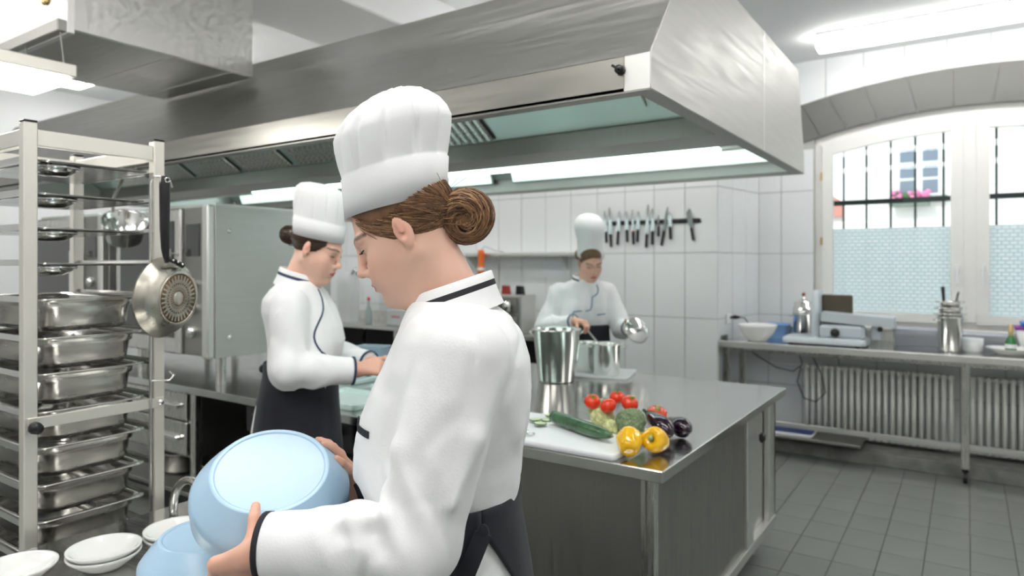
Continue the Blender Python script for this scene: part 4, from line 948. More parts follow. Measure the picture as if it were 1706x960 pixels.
part('tray_bed', MB().add([M @ Vector((a, b_, .016)) for a, b_ in rrect(.236, .161, .018)], [tuple(range(24))]), BLUET, tw_)
# radiators
rad_col = MB()
for dy in (-.035, .035): rad_col.tube([(0, dy, .03), (0, dy, .56)], .0155, 8)
rad_col.tube([(0, -.042, .03), (0, .042, .03)], .022, 10); rad_col.tube([(0, -.042, .56), (0, .042, .56)], .022, 10)
rc_me = rad_col.data('radiator_column', RADW)
for (x0, n_, lab) in ((-1.115, 22, 'white column radiator left of the counter leg under the window'), (.035, 22, 'white column radiator right of the counter leg under the window')):
    r_ = thing('radiator', lab, 'radiator', (x0 + n_ * .024, 6.10, .11), 'radiators under the window')
    for k in range(n_):
        o = link('column', rc_me, r_); o.location = (x0 + k * .0485 - r_.location.x, .015, .02)
    part('header', MB().cyl((x0 - .01, 6.11, .69), (x0 + n_ * .0485 - .04, 6.11, .69), .012, 10).cyl((x0 - .01, 6.11, .16), (x0 + n_ * .0485 - .04, 6.11, .16), .012, 10), RADW, r_)
    part('bracket', MB().box(x0 + .10, x0 + .13, 6.13, 6.231, .6, .68).box(x0 + .85, x0 + .88, 6.13, 6.231, .6, .68), RADW, r_)
    if x0 < 0: part('valve', MB().ball((x0 - .04, 6.11, .69), .024, 12, 8).cyl((x0 - .04, 6.11, .69), (x0, 6.11, .69), .011, 8).cyl((x0 - .45, 6.15, .71), (x0 - .04, 6.11, .69), .011, 8), WHITEP, r_)
# power cable and socket
so = thing('wall_socket', 'white socket with a black plug on the tiled pillar', 'socket', (-1.72, 5.97, 1.03))
SM_ = PM @ T(.19, -.0035, 0)
part('plate', MB().box(-.05, .05, -.012, 0, 1.03, 1.12, b=.004, M=SM_), WHITEP, so)
part('plug', MB().lathe([(0, .06), (.008, .055), (.016, .02), (.018, 0), (0, 0)], 12, SM_ @ T(.09, -.012, 1.085) @ RX(PI / 2)).box(.02, .10, -.02, -.01, 1.075, 1.095, M=SM_), BLACKP, so)
cb = MB().tube([SM_ @ Vector(p) for p in ((.09, -.07, 1.085), (.11, -.10, 1.08), (.13, -.13, 1.03), (.14, -.16, .97), (.15, -.17, .905))], .004, 6)
part('cable', cb, BLACKP, so)
solo('power_cable', MB().tube([(-1.50, 5.835, .815), (-1.43, 5.835, .77), (-1.30, 5.835, .70), (-1.17, 5.835, .68), (-1.10, 5.835, .74), (-1.12, 5.835, .81)], .006, 8).tube([(-1.11, 5.835, .72), (-1.14, 5.835, .60), (-1.09, 5.835, .47), (-1.0, 5.835, .45), (-.93, 5.835, .53), (-.96, 5.835, .68), (-1.02, 5.835, .80)], .006, 8), mat('dark_cable', (.07, .075, .08), .5), 'dark power cable looping down in front of the radiator', 'cable', (-1.1, 5.8, .45))

# ------------------------------------------------------------------ goods on the window counter
c0 = CT + .001
solo('salad_bowl', MB().lathe([(0, 0), (.075, 0), (.08, .012), (.09, .02), (.135, .07), (.155, .125), (.157, .14), (.152, .14), (.13, .075), (.08, .022), (0, .015)], 40, T(-1.47, 5.915, c0)), PORC, 'large white bowl at the left end of the window counter', 'bowl', (-1.47, 5.915, c0))
tub('storage_tub', -1.40, 6.30, c0, .10, .1, .12, mat('blue_tub', (.25, .45, .82), .35, var=.05), 'blue plastic tub behind the white bowl', 'tub')
mp = stock_pot(-1.18, 6.31, c0, .08, .086, .22, 'steel pot with lid standing behind the slicer base', 'lidded_pot', True)
mb = MB().lathe([(.0, .15), (.012, .148), (.016, .13), (.03, .12), (.075, .10), (.078, .055), (.088, .05), (.088, 0)], 28, T(-1.18, 6.31, c0 + .2205))
part('lid', mb, STEELP, mp, fix=False); part('lid_knob', MB().ball((-1.18, 6.31, c0 + .385), .016, 12, 8), REDP, mp)
# meat slicer
GREYB = mat('slicer_enamel', (.60, .66, .70), .35, var=.03, vscale=5)
sc = thing('meat_slicer', 'pale grey electric slicer with a black dial on the window counter', 'slicer', (-.95, 5.97, c0))
part('base', loft_rr(MB(), [(.30, .17, .04, .012), (.305, .175, .04, .02), (.305, .175, .04, .05), (.29, .16, .04, .06)], T(-.95, 5.99, c0), cap1=True), GREYB, sc)
for (x, y) in ((-1.2, 5.88), (-.7, 5.88), (-1.2, 6.1), (-.7, 6.1)): part('foot', MB().cyl((x, y, c0), (x, y, c0 + .013), .02, 12), BLACKP, sc)
part('motor_box', MB().box(-.98, -.66, 5.86, 6.02, c0 + .06, c0 + .165, b=.02), GREYB, sc)
part('dial', MB().lathe([(0, .03), (.03, .027), (.035, 0), (0, 0)], 20, T(-.865, 5.86, c0 + .105) @ RX(PI / 2)), BLACKP, sc, 'round black dial')
part('carriage', MB().prism([(-.97, 0), (-.46, -.03), (-.46, .045), (-.97, .075)], 5.87, 6.1, 'y', M=T(0, 0, c0 + .19)), GREYB, sc)
part('carriage_leg', MB().box(-.62, -.55, 5.95, 6.02, c0 + .055, c0 + .18, b=.01), GREYB, sc)
part('blade_guard', loft_rr(MB(), [(.03, .13, .025, 0), (.032, .15, .03, .1), (.03, .14, .03, .33), (.025, .1, .025, .38)], T(-1.02, 6.05, c0 + .055), cap1=True), GREYB, sc)
part('thickness_plate', MB().box(-.99, -.76, 6.03, 6.05, c0 + .16, c0 + .40, b=.012), mat('smoked_plate', (.10, .085, .06), .3, .3), sc, 'smoked brown guard plate')
part('knob', MB().cyl((-.55, 5.87, c0 + .15), (-.55, 5.84, c0 + .15), .02, 12), BLACKP, sc)
# stacked pots and colanders
sk_ = [(.070, .083, .26, 'tall steel pot at the bottom of the pot pile by the window mullion', 0.0), (.068, .080, .09, 'steel pan nested second in the pot pile by the mullion', .19), (.062, .075, .09, 'steel pan nested third in the pot pile by the mullion', .235), (.055, .066, .08, 'small steel pan on top of the pot pile by the mullion', .29)]
for (r0, r1, h, lab, dz) in sk_:
    stock_pot(-.105, 6.0, c0 + dz + (.0 if dz == 0 else .004), r0, r1, h, lab, 'stacked_pot', True, 'pots piled on the window counter')
wk = thing('whisk', 'dark handled whisk standing in the pot pile', 'whisk', (-.15, 6.0, c0 + .3)); part('whisk_handle', MB().tube([(-.14, 6.0, 1.215), (-.15, 6.0, 1.38)], [.008, .014], 10), BLACKP, wk)
part('wires', MB().tube([(-.14, 6.0, 1.21), (-.135, 5.985, 1.225), (-.135, 6.0, 1.24)], .004, 6), STEEL, wk)
wk = thing('spoon', 'dark ladle handle leaning right in the pot pile', 'spoon', (-.06, 6.0, c0 + .3)); part('spoon_handle', MB().tube([(-.075, 6.0, 1.215), (-.055, 6.0, 1.33), (-.05, 5.99, 1.34)], .007, 8), STEELD, wk)
tub('steel_tray', -.33, 6.35, c0, .17, .12, .13, mat('grey_tub', (.40, .42, .47), .4, .3, var=.05), 'grey rectangular tub left of the pot pile', 'tub')
tub('steel_tray', .12, 6.35, c0, .17, .12, .11, mat('grey_tub', (.40, .42, .47), .4, .3, var=.05), 'grey rectangular tub right of the pot pile', 'tub')
solo('clear_jar', MB().lathe([(0, 0), (.06, 0), (.065, .01), (.068, .10), (.065, .1), (.06, .012), (0, .01)], 24, T(.035, 6.07, c0)), mat('frosted_jar', (.82, .84, .86), .3, sss=.1), 'frosted white jar just right of the pot pile', 'jar', (.035, 6.07, c0))
dp = thing('dish_plate', 'wide white dish holding a green bottle at the right edge', 'dish', (.262, 6.02, c0)); part('dish', MB().lathe([(0, 0), (.09, 0), (.1, .01), (.152, .045), (.156, .048), (.148, .045), (.1, .018), (0, .014)], 40, T(.262, 6.02, c0)), PORC, dp)
gb = thing('green_bottle', 'small green bottle with a golden neck at the right edge', 'bottle', (.262, 6.02, c0 + .0145))
part('glass', MB().lathe([(0, 0), (.03, 0), (.035, .008), (.035, .07), (.015, .12), (.013, .13), (0, .13)], 20, T(.262, 6.02, c0 + .0155)), mat('green_glass', (.015, .20, .04), .12, coat=.5), gb)
part('foil_neck', MB().lathe([(.0135, .12), (.0155, .13), (.014, .2), (0, .202)], 16, T(.262, 6.02, c0 + .0155)), mat('gold_foil', (.62, .48, .22), .4, .6), gb); part('label', MB().lathe([(.0355, .03), (.0358, .06)], 20, T(.262, 6.02, c0 + .0155)), WHITEP, gb, fix=False)
for k, (m_, z_, lab) in enumerate(((WHITEP, 0, 'white box at the bottom of the stack at the right edge'), (mat('purple_lid', (.28, .03, .32), .4), .162, 'purple lid on the white box at the right edge'), (mat('blue_lid', (.02, .2, .65), .4), .186, 'blue lid topping the stack at the right edge'))):
    h = (.16, .022, .03)[k]; xx = (.44, .43, .47)[k]
    solo('storage_box', loft_rr(MB(), [(.13 - .02 * (k == 0), .11, .02, 0), (.14, .115, .022, h - .004), (.136, .111, .02, h)], T(xx, 6.33, c0 + z_), cap1=True), m_, lab, 'box', (xx, 6.33, c0 + z_))
solo('small_saucer', MB().lathe([(0, 0), (.04, 0), (.045, .006), (.075, .02), (.073, .022), (.04, .01), (0, .008)], 28, T(.45, 5.93, c0)), PORC, 'small white saucer at the front right edge of the window counter', 'saucer', (.45, 5.93, c0))
# ------------------------------------------------------------------ people: implicit bodies turned into meshes
def V(*a): return np.array(a, dtype=np.float64)
def smin(a, b, k):
    h = np.maximum(k - np.abs(a - b), 0) / k
    return np.minimum(a, b) - h * h * k * .25
def smax(a, b, k): return -smin(-a, -b, k)
def f_cap(a, b, ra, rb):
    a, b = V(*a), V(*b); ab = b - a; l2 = ab @ ab + 1e-12
    def f(P):
        t = np.clip(((P - a) @ ab) / l2, 0, 1)
        return np.linalg.norm(P - a - t[:, None] * ab, axis=1) - (ra + (rb - ra) * t)
    return f, (a + b) / 2, np.sqrt(l2) / 2 + max(ra, rb)
def f_ell(c, r, rot=None):
    c, r = V(*c), V(*r)
    def f(P):
        q = P - c
        if rot is not None: q = q @ rot
        k0 = np.linalg.norm(q / r, axis=1); k1 = np.linalg.norm(q / (r * r), axis=1)
        return np.where(k1 > 1e-9, k0 * (k0 - 1) / np.maximum(k1, 1e-9), -r.min())
    return f, c, r.max()
def f_loft(secs, power=2.2):
    S = np.array(secs, dtype=np.float64)          # z, cx, cy, hx, hy
    S = S[np.argsort(S[:, 0])]; z0, z1 = S[0, 0], S[-1, 0]
    def f(P):
        z = np.clip(P[:, 2], z0, z1)
        cx, cy, hx, hy = (np.interp(z, S[:, 0], S[:, i]) for i in (1, 2, 3, 4))
        q = (np.abs((P[:, 0] - cx) / hx) ** power + np.abs((P[:, 1] - cy) / hy) ** power) ** (1 / power)
        d = (q - 1) * np.minimum(hx, hy)
        dz = np.maximum(np.maximum(z0 - P[:, 2], P[:, 2] - z1), 0)
        return np.where(dz > 0, np.hypot(np.maximum(d, 0), dz), d)
    c = V(S[:, 1].mean(), S[:, 2].mean(), (z0 + z1) / 2)
    return f, c, np.hypot((z1 - z0) / 2, max(S[:, 3].max(), S[:, 4].max())) * 1.15
class Field:
    def __init__(s): s.ops = []
    def u(s, prim, k=.012): s.ops.append(('u', *prim, k)); return s
    def sub(s, prim, k=.008): s.ops.append(('s', *prim, k)); return s
    def isect(s, fn, k=.006): s.ops.append(('i', fn, None, 0, k)); return s
    def disp(s, fn): s.ops.append(('d', fn, None, 0, 0)); return s
    def __call__(s, P, cull=True):
        d = np.full(len(P), 1.0)
        for op, fn, c, r, k in s.ops:
            if op == 'i': d = smax(d, fn(P), k); continue
            if op == 'd':
                m = np.abs(d) < .05
                if m.any(): d[m] += fn(P[m])
                continue
            if cull:
                m = ((P - c) ** 2).sum(1) < (r + k + .02) ** 2
                if not m.any(): continue
                v = fn(P[m]); d[m] = smin(d[m], v, k) if op == 'u' else smax(d[m], -v, k)
            else:
                v = fn(P); d = smin(d, v, k) if op == 'u' else smax(d, -v, k)
        return d
def axis_coords(lo, hi, coarse, fine=()):
    out = [lo]
    while out[-1] < hi:
        h = coarse
        for (a, b_, hh) in fine:
            if a - hh <= out[-1] < b_: h = min(h, hh)
        out.append(out[-1] + h)
    return np.array(out)
def polygonize(F, X, Y, Zc, B=12):
    nx, ny, nz = len(X), len(Y), len(Zc)
    D = np.full((nx, ny, nz), 1.0, np.float32)
    bi = [list(range(0, n, B)) for n in (nx, ny, nz)]
    ctr = []; hd = []; idx = []
    for i in bi[0]:
        xa, xb = X[i], X[min(i + B, nx - 1)]
        for j in bi[1]:
            ya, yb = Y[j], Y[min(j + B, ny - 1)]
            for k in bi[2]:
                za, zb = Zc[k], Zc[min(k + B, nz - 1)]
                ctr.append(((xa + xb) / 2, (ya + yb) / 2, (za + zb) / 2)); idx.append((i, j, k))
                hd.append(math.sqrt((xb - xa) ** 2 + (yb - ya) ** 2 + (zb - za) ** 2) / 2)
    ctr = np.array(ctr); hd = np.array(hd); dc = F(ctr, cull=False)
    near = np.abs(dc) < hd * 1.5 + .015
    batch = []; pts = []
    def flush():
        if not batch: return
        v = F(np.concatenate(pts)); o = 0
        for (i, j, k, s) in batch:
            n = s[0] * s[1] * s[2]; D[i:i + s[0], j:j + s[1], k:k + s[2]] = v[o:o + n].reshape(s); o += n
        batch.clear(); pts.clear()
    tot = 0
    for q, (i, j, k) in enumerate(idx):
        if not near[q]:
            if dc[q] < 0: D[i:i + B, j:j + B, k:k + B] = -1
            continue
        xs_, ys_, zs_ = X[i:i + B], Y[j:j + B], Zc[k:k + B]
        g_ = np.stack(np.meshgrid(xs_, ys_, zs_, indexing='ij'), -1).reshape(-1, 3)
        batch.append((i, j, k, (len(xs_), len(ys_), len(zs_)))); pts.append(g_); tot += len(g_)
        if tot > 250000: flush(); tot = 0
    flush()
    S = D < 0
    cs = S[:-1, :-1, :-1].astype(np.int8)
    for (a, b_, c) in ((1, 0, 0), (0, 1, 0), (0, 0, 1), (1, 1, 0), (1, 0, 1), (0, 1, 1), (1, 1, 1)):
        cs = cs + S[a:nx - 1 + a, b_:ny - 1 + b_, c:nz - 1 + c]
    act = (cs > 0) & (cs < 8); I, J, K = np.nonzero(act)
    vid = np.full(act.shape, -1, np.int32); vid[I, J, K] = np.arange(len(I))
    acc = np.zeros((len(I), 3)); cnt = np.zeros(len(I))
    C8 = [(a, b_, c) for a in (0, 1) for b_ in (0, 1) for c in (0, 1)]
    for p in C8:
        for ax in range(3):
            if p[ax]: continue
            q = list(p); q[ax] = 1
            a0 = (I + p[0], J + p[1], K + p[2]); a1 = (I + q[0], J + q[1], K + q[2])
            d0 = D[a0]; d1 = D[a1]; m = (d0 < 0) != (d1 < 0)
            t = np.where(m, d0 / np.where(m, d0 - d1, 1), 0)
            p0 = np.stack([X[a0[0]], Y[a0[1]], Zc[a0[2]]], 1); p1 = np.stack([X[a1[0]], Y[a1[1]], Zc[a1[2]]], 1)
            acc += np.where(m[:, None], p0 + (p1 - p0) * t[:, None], 0); cnt += m
    vs = acc / cnt[:, None]
    quads = []
    for ax in range(3):
        sl0 = [slice(None)] * 3; sl1 = [slice(None)] * 3; sl0[ax] = slice(None, -1); sl1[ax] = slice(1, None)
        ch = S[tuple(sl0)] != S[tuple(sl1)]; e = np.nonzero(ch); o1, o2 = (ax + 1) % 3, (ax + 2) % 3
        ok = (e[o1] > 0) & (e[o2] > 0) & (e[o1] < S.shape[o1] - 1) & (e[o2] < S.shape[o2] - 1); e = [x[ok] for x in e]
        ins = S[tuple(sl0)][tuple(e)]
        def cell(da, db):
            c = [None] * 3; c[ax] = e[ax]; c[o1] = e[o1] - da; c[o2] = e[o2] - db; return vid[tuple(c)]
        q = np.stack([cell(1, 1), cell(0, 1), cell(0, 0), cell(1, 0)], 1)
        q[~ins] = q[~ins][:, ::-1]; quads.append(q)
    quads = np.concatenate(quads); quads = quads[(quads >= 0).all(1)]
    return vs, quads
def relax(vs, quads, it, w=.5, mask=None):
    n = len(vs); e = np.concatenate([quads[:, [0, 1]], quads[:, [1, 2]], quads[:, [2, 3]], quads[:, [3, 0]]])
    dg = np.bincount(e[:, 0], minlength=n) + np.bincount(e[:, 1], minlength=n)
    for _ in range(it):
        s = np.zeros_like(vs)
        for c in range(3): s[:, c] = np.bincount(e[:, 0], vs[e[:, 1], c], n) + np.bincount(e[:, 1], vs[e[:, 0], c], n)
        nv = vs + w * (s / dg[:, None] - vs)
        vs = nv if mask is None else np.where(mask[:, None], nv, vs)
    return vs
def np_mesh(name, vs, quads, mats, tint=None):
    me = bpy.data.meshes.new(name)
    me.vertices.add(len(vs)); me.vertices.foreach_set('co', vs.astype(np.float32).ravel())
    me.loops.add(len(quads) * 4); me.loops.foreach_set('vertex_index', quads.astype(np.int32).ravel())
    me.polygons.add(len(quads)); me.polygons.foreach_set('loop_start', np.arange(0, len(quads) * 4, 4, dtype=np.int32))
    for m in (mats if isinstance(mats, (list, tuple)) else [mats]): me.materials.append(m)
    me.update(calc_edges=True); me.validate()
    me.polygons.foreach_set('use_smooth', np.ones(len(me.polygons), bool))
    if tint is not None:
        at = me.attributes.new('tint', 'FLOAT_COLOR', 'POINT'); at.data.foreach_set('color', np.c_[tint, np.ones(len(tint))].astype(np.float32).ravel())
    return me
SKIN = mat('skin', (.8, .5, .4), .42, sss=.12, bump=.03, bscale=220, spec=.4)
nd = SKIN.node_tree.nodes; at_ = nd.new('ShaderNodeAttribute'); at_.attribute_name = 'tint'
SKIN.node_tree.links.new(at_.outputs['Color'], nd['Principled BSDF'].inputs['Base Color'])
HAIRS = {}
def hair_mat(name, col):
    m = mat(name, col, .36, var=.25, vscale=70, aniso=.5, detail=4); return m
# value noise for cloth folds
_rs = np.random.RandomState(11); _lat = _rs.rand(17, 17, 17)
def vnoise(P):
    q = P % 16; i = np.floor(q).astype(int); f = q - i; f = f * f * (3 - 2 * f); r = 0
    for a in (0, 1):
        for b_ in (0, 1):
            for c in (0, 1):
                w_ = (f[:, 0] if a else 1 - f[:, 0]) * (f[:, 1] if b_ else 1 - f[:, 1]) * (f[:, 2] if c else 1 - f[:, 2])
                r = r + w_ * _lat[(i[:, 0] + a) % 17, (i[:, 1] + b_) % 17, (i[:, 2] + c) % 17]
    return r - .5

# --- head, local axes: x forward, y left, z up, origin between the ears
def head_field(jaw=1.0, smile=0.0):
    H = Field()
    H.u(f_ell((-.012, 0, .045), (.098, .076, .088)), .01)
    H.u(f_ell((.030, 0, -.022), (.062, .061, .088)), .03)
    H.u(f_ell((.045, 0, -.062), (.043, .040, .042)), .03)
    H.u(f_ell((.075, 0, -.100), (.020, .022, .016)), .03)
    for s in (-1, 1):
        H.u(f_cap((.000, s * .058, -.045), (.062, s * .018, -.097), .014, .014), .035)
        H.u(f_ell((.058, s * .040, -.028), (.026, .024, .024)), .03)
        H.sub(f_ell((.100, s * .033, .010), (.020, .019, .013)), .02)
        H.u(f_ell((.0745, s * .0315, .007), (.0145, .0155, .0125)), .005)
        H.u(f_cap((.090, s * .012, .027), (.080, s * .045, .026), .0065, .0055), .018)
        H.u(f_ell((.1015, s * .0130, -.0330), (.0110, .0066, .0072)), .006)
        H.sub(f_ell((.1075, s * .0070, -.0405), (.0048, .0034, .0034)), .003)
        H.u(f_ell((.066, s * .030, -.058), (.022, .018, .022)), .03)
    H.u(f_cap((.0925, 0, .020), (.1105, 0, -.022), .0070, .0080), .012)
    H.u(f_ell((.1140, 0, -.0275), (.0110, .0098, .0092)), .008)
    H.u(f_ell((.088, 0, -.060), (.016, .026, .020)), .018)
    H.u(f_ell((.1020, 0, -.0575), (.0078, .0205, .0052)), .004)
    H.u(f_ell((.0995, 0, -.0700), (.0085, .0185, .0064)), .004)
    H.sub(f_cap((.1095, -.022, -.0633 + .003 * smile), (.1095, .022, -.0633 + .003 * smile), .0026, .0026), .003)
    H.sub(f_ell((.108, 0, -.0825), (.009, .022, .0058)), .008)
    H.u(f_ell((.083, 0, -.099), (.018, .020, .014)), .016)
    for s in (-1, 1):
        ca, sa = math.cos(s * .38), math.sin(s * .38); R = np.array([[ca, -sa, 0], [sa, ca, 0], [0, 0, 1.]])
        H.u(f_ell((-.004, s * .079, -.002), (.0175, .0065, .0305), R), .006)
        H.sub(f_ell((.001, s * .0865, .000), (.0095, .0065, .0175), R), .005)
        H.u(f_cap((.0085, s * .079, -.006), (.0085, s * .079, .002), .0040, .0040), .004)
        H.u(f_ell((-.001, s * .0835, .006), (.0055, .0030, .0130), R), .004)
        H.u(f_ell((.000, s * .0765, -.029), (.0085, .0050, .0075)), .005)
    return H
HEAD = head_field()
def rotm(pitch, yaw=0, roll=0):
    # columns = head axes in body space; pitch > 0 looks down, yaw > 0 turns left, roll > 0 leans left ear down
    cp, sp_ = math.cos(pitch), math.sin(pitch); Rp = np.array([[cp, 0, sp_], [0, 1, 0], [-sp_, 0, cp]])
    cy_, sy = math.cos(yaw), math.sin(yaw); Ry = np.array([[cy_, -sy, 0], [sy, cy_, 0], [0, 0, 1.]])
    cr, sr = math.cos(roll), math.sin(roll); Rr = np.array([[1, 0, 0], [0, cr, sr], [0, -sr, cr]])
    return Ry @ Rp @ Rr
SK = V(.82, .52, .40); LIP = V(.62, .13, .12); BROW = V(.10, .055, .035); CHK = V(.86, .42, .32)
def head_tint(q, inside):
    # q in head space
    c = np.tile(SK, (len(q), 1))
    def blend(w_, col): 
        nonlocal c
        w_ = np.clip(w_, 0, 1)[:, None]; c = c * (1 - w_) + col * w_
    ay = np.abs(q[:, 1])
    blend(.55 * np.exp(-(((q[:, 0] - .068) / .028) ** 2 + ((ay - .046) / .020) ** 2 + ((q[:, 2] + .030) / .022) ** 2)), CHK)
    blend(.5 * np.exp(-(((q[:, 0] + .002) / .022) ** 2 + ((ay - .084) / .012) ** 2 + (q[:, 2] / .03) ** 2)), V(.76, .30, .22))
    blend(.35 * np.exp(-(((q[:, 0] - .115) / .012) ** 2 + (q[:, 1] / .014) ** 2 + ((q[:, 2] + .03) / .012) ** 2)), CHK)
    lw = (ay / .0235) ** 2 + ((q[:, 2] + .0640) / (.0095 * np.sqrt(np.clip(1 - (ay / .026) ** 2, .05, 1)))) ** 2
    blend(np.where(q[:, 0] > .080, np.clip((1.15 - lw) * 4, 0, 1), 0) * .9, LIP)
    bz = .0325 - 10 * (ay - .034) ** 2
    blend(np.where((q[:, 0] > .05) & (ay > .012) & (ay < .054), np.clip(1.6 - np.abs(q[:, 2] - bz) / .0032, 0, 1), 0) * .85, BROW)
    dm = np.exp(-(((q[:, 0] - .083) / .02) ** 2 + ((ay - .033) / .016) ** 2 + ((q[:, 2] - .012) / .007) ** 2))
    blend(.22 * dm, V(.42, .20, .15))
    blend(.9 * np.exp(-((ay - .0068) / .004) ** 2 - ((q[:, 2] + .0405) / .0035) ** 2) * (q[:, 0] > .095), V(.25, .07, .05))
    c[~inside] = SK
    return c
def hand_chain(F, wrist, fingers, k=.0045):
    # fingers: list of (points, radii); the first point of each sits in the palm row
    for (pts_, rr_) in fingers:
        for i in range(len(pts_) - 1): F.u(f_cap(pts_[i], pts_[i + 1], rr_[i], rr_[i + 1]), k)
    for (pts_, rr_) in fingers[1:]: F.u(f_cap(wrist, pts_[0], .022, .0125), .014)
    F.u(f_cap(wrist, fingers[0][0][0], .022, .014), .014)
def auto_hand(wrist, d, n, s, bends=(.5, .7, .5), sc=1.0, thumb=(.55, .65, .5), tb=.35):
    """d: direction of the fingers, n: direction the palm faces, s: direction of the thumb side"""
    w_, d, n, s = (V(*x) for x in (wrist, d, n, s)); d /= np.linalg.norm(d); n -= d * (n @ d); n /= np.linalg.norm(n); s = s - d * (s @ d) - n * (s @ n); s /= np.linalg.norm(s)
    out = []
    t0 = w_ + (d * .028 + s * .022 + n * .008) * sc
    td = d * thumb[0] + s * thumb[1] + n * thumb[2]; td /= np.linalg.norm(td)
    td2 = td * math.cos(tb) + (n * .3 + d) / np.linalg.norm(n * .3 + d) * math.sin(tb); td2 /= np.linalg.norm(td2)
    out.append(([t0, t0 + td * .036 * sc, t0 + (td * .036 + td2 * .030) * sc, t0 + (td * .036 + td2 * .052) * sc], [.0125 * sc, .0105 * sc, .0098 * sc, .0078 * sc]))
    for i, (off, ln) in enumerate(((.028, 1.0), (.0095, 1.08), (-.009, 1.0), (-.0265, .80))):
        p = w_ + (d * (.083 - .006 * abs(i - 1)) + s * off) * sc; pts_ = [p]; a = 0
        for (sl_, b_) in zip((.043, .027, .021), bends):
            a += b_; p = p + (d * math.cos(a) + n * math.sin(a)) * sl_ * ln * sc; pts_.append(p)
        out.append((pts_, [.0098 * sc, .0088 * sc, .0080 * sc, .0068 * sc] if i < 3 else [.0088 * sc, .0078 * sc, .0070 * sc, .006 * sc]))
    return out
def to_world(vs, O, yaw, root):
    c, s = math.cos(yaw), math.sin(yaw)
    w_ = np.empty_like(vs); w_[:, 0] = c * vs[:, 0] - s * vs[:, 1] + O[0]; w_[:, 1] = s * vs[:, 0] + c * vs[:, 1] + O[1]; w_[:, 2] = vs[:, 2]
    return w_ - np.array(root)
class Person:
    def __init__(s, O, yaw, label):
        s.O, s.yaw, s.label = O, yaw, label; s.rootloc = (O[0], O[1], 0.0); s.root = None
    def wpt(s, p): return tuple(to_world(np.array([p], float), s.O, s.yaw, (0, 0, 0))[0])
    def body(s, F, box, coarse, fine, hp, hR, hs, it=1):
        X = axis_coords(box[0], box[1], coarse, fine[0]); Y = axis_coords(box[2], box[3], coarse, fine[1]); Zc = axis_coords(box[4], box[5], coarse, fine[2])
        vs, qd = polygonize(F, X, Y, Zc); vs = relax(vs, qd, it, .3)
        q = ((vs - hp) @ hR) / hs; ins = (q ** 2).sum(1) < .16 ** 2
        tint = head_tint(q, ins)
        far = ~ins; nt_ = vnoise(vs * 40) * .08
        tint[far] = SK * (1 + nt_[far])[:, None] * V(.98, .88, .84)
        me = np_mesh('person', to_world(vs, s.O, s.yaw, s.rootloc), qd, SKIN, tint)
        s.root = link('person', me, None, s.rootloc); tag(s.root, s.label, 'person'); return s.root
    def cloth(s, name, F, box, h, m, it=2, fine=((), (), ()), label=None, parent=None, keep=None):
        X = axis_coords(box[0], box[1], h, fine[0]); Y = axis_coords(box[2], box[3], h, fine[1]); Zc = axis_coords(box[4], box[5], h, fine[2])
        vs, qd = polygonize(F, X, Y, Zc); vs = relax(vs, qd, it, .45)
        o = link(name, np_mesh(name, to_world(vs, s.O, s.yaw, s.rootloc), qd, m), parent or s.root)
        if label: o['label'] = label
        return o
    def mesh(s, name, mb, mats, parent=None, label=None, fix=True):
        a = to_world(np.array([tuple(v) for v in mb.v], float), s.O, s.yaw, s.rootloc); mb.v = [tuple(v) for v in a]
        o = link(name, mb.data(name, mats, (0, 0, 0), fix), parent or s.root)
        if label: o['label'] = label
        return o
def surf(F, p, d, far=.3):
    """march from outside towards the surface along -d; returns the outer hit"""
    p = V(*p); d = V(*d); t = np.linspace(far, -far, 600); P = p + t[:, None] * d; v = F(P, cull=False)
    i = np.nonzero(v < 0)[0]
    return P[i[0]] if len(i) else p
def toque(P_, hp, hR, hs, rings, npl=15, amp=.05, parent=None, flop=None):
    """rings: (u, cx, cz, hx, hy, pleat) in hat space (x forward, y left, z up); built with shell thickness"""
    ns = 14; mb = MB(); n = npl * ns; vs = []; fs = []
    for (cx, cz, hx, hy, pl_) in rings:
        for k in range(n):
            a = 2 * PI * k / n; ph_ = (k % ns) / ns; saw = math.exp(-(min(ph_, 1 - ph_) / .06) ** 2) * .8 + .75 * (1 - ph_) ** 1.5 * (ph_ > 0) + .10 * math.sin(3 * a + 20 * cz)
            r_ = 1 - amp * pl_ * saw
            q = V(cx + hx * r_ * math.cos(a), hy * r_ * math.sin(a), cz)
            vs.append(hp + hR @ (q * hs))
    m_ = len(rings)
    for i in range(m_ - 1):
        for k in range(n): fs.append((i * n + k, i * n + (k + 1) % n, (i + 1) * n + (k + 1) % n, (i + 1) * n + k))
    mb.add(vs, fs, 0, True); mb.add([vs[(m_ - 1) * n + k] for k in range(n)], [tuple(range(n))], 0, False)
    return mb
def hair_strands(mb, starts, end, cen, rad, n, r, rnd, spread, lift=.002, seg=9):
    cen, rad = V(*cen), V(*rad)
    for _ in range(n):
        u = rnd.random(); k = min(int(u * (len(starts) - 1)), len(starts) - 2); f = u * (len(starts) - 1) - k
        a = V(*starts[k]) * (1 - f) + V(*starts[k + 1]) * f + V(rnd.gauss(0, .003), rnd.gauss(0, .003), rnd.gauss(0, .003))
        b_ = V(*end) + V(rnd.gauss(0, spread), rnd.gauss(0, spread), rnd.gauss(0, spread))
        pts_ = []; lf = lift * (.4 + rnd.random())
        for i in range(seg):
            t = i / (seg - 1); p = a * (1 - t) + b_ * t; q = (p - cen) / rad; q = q / np.linalg.norm(q)
            sp2 = cen + q * (rad + lf); w_ = min(1, 6 * (1 - t)) if t > .8 else 1
            pts_.append(sp2 * w_ + p * (1 - w_))
        yield pts_
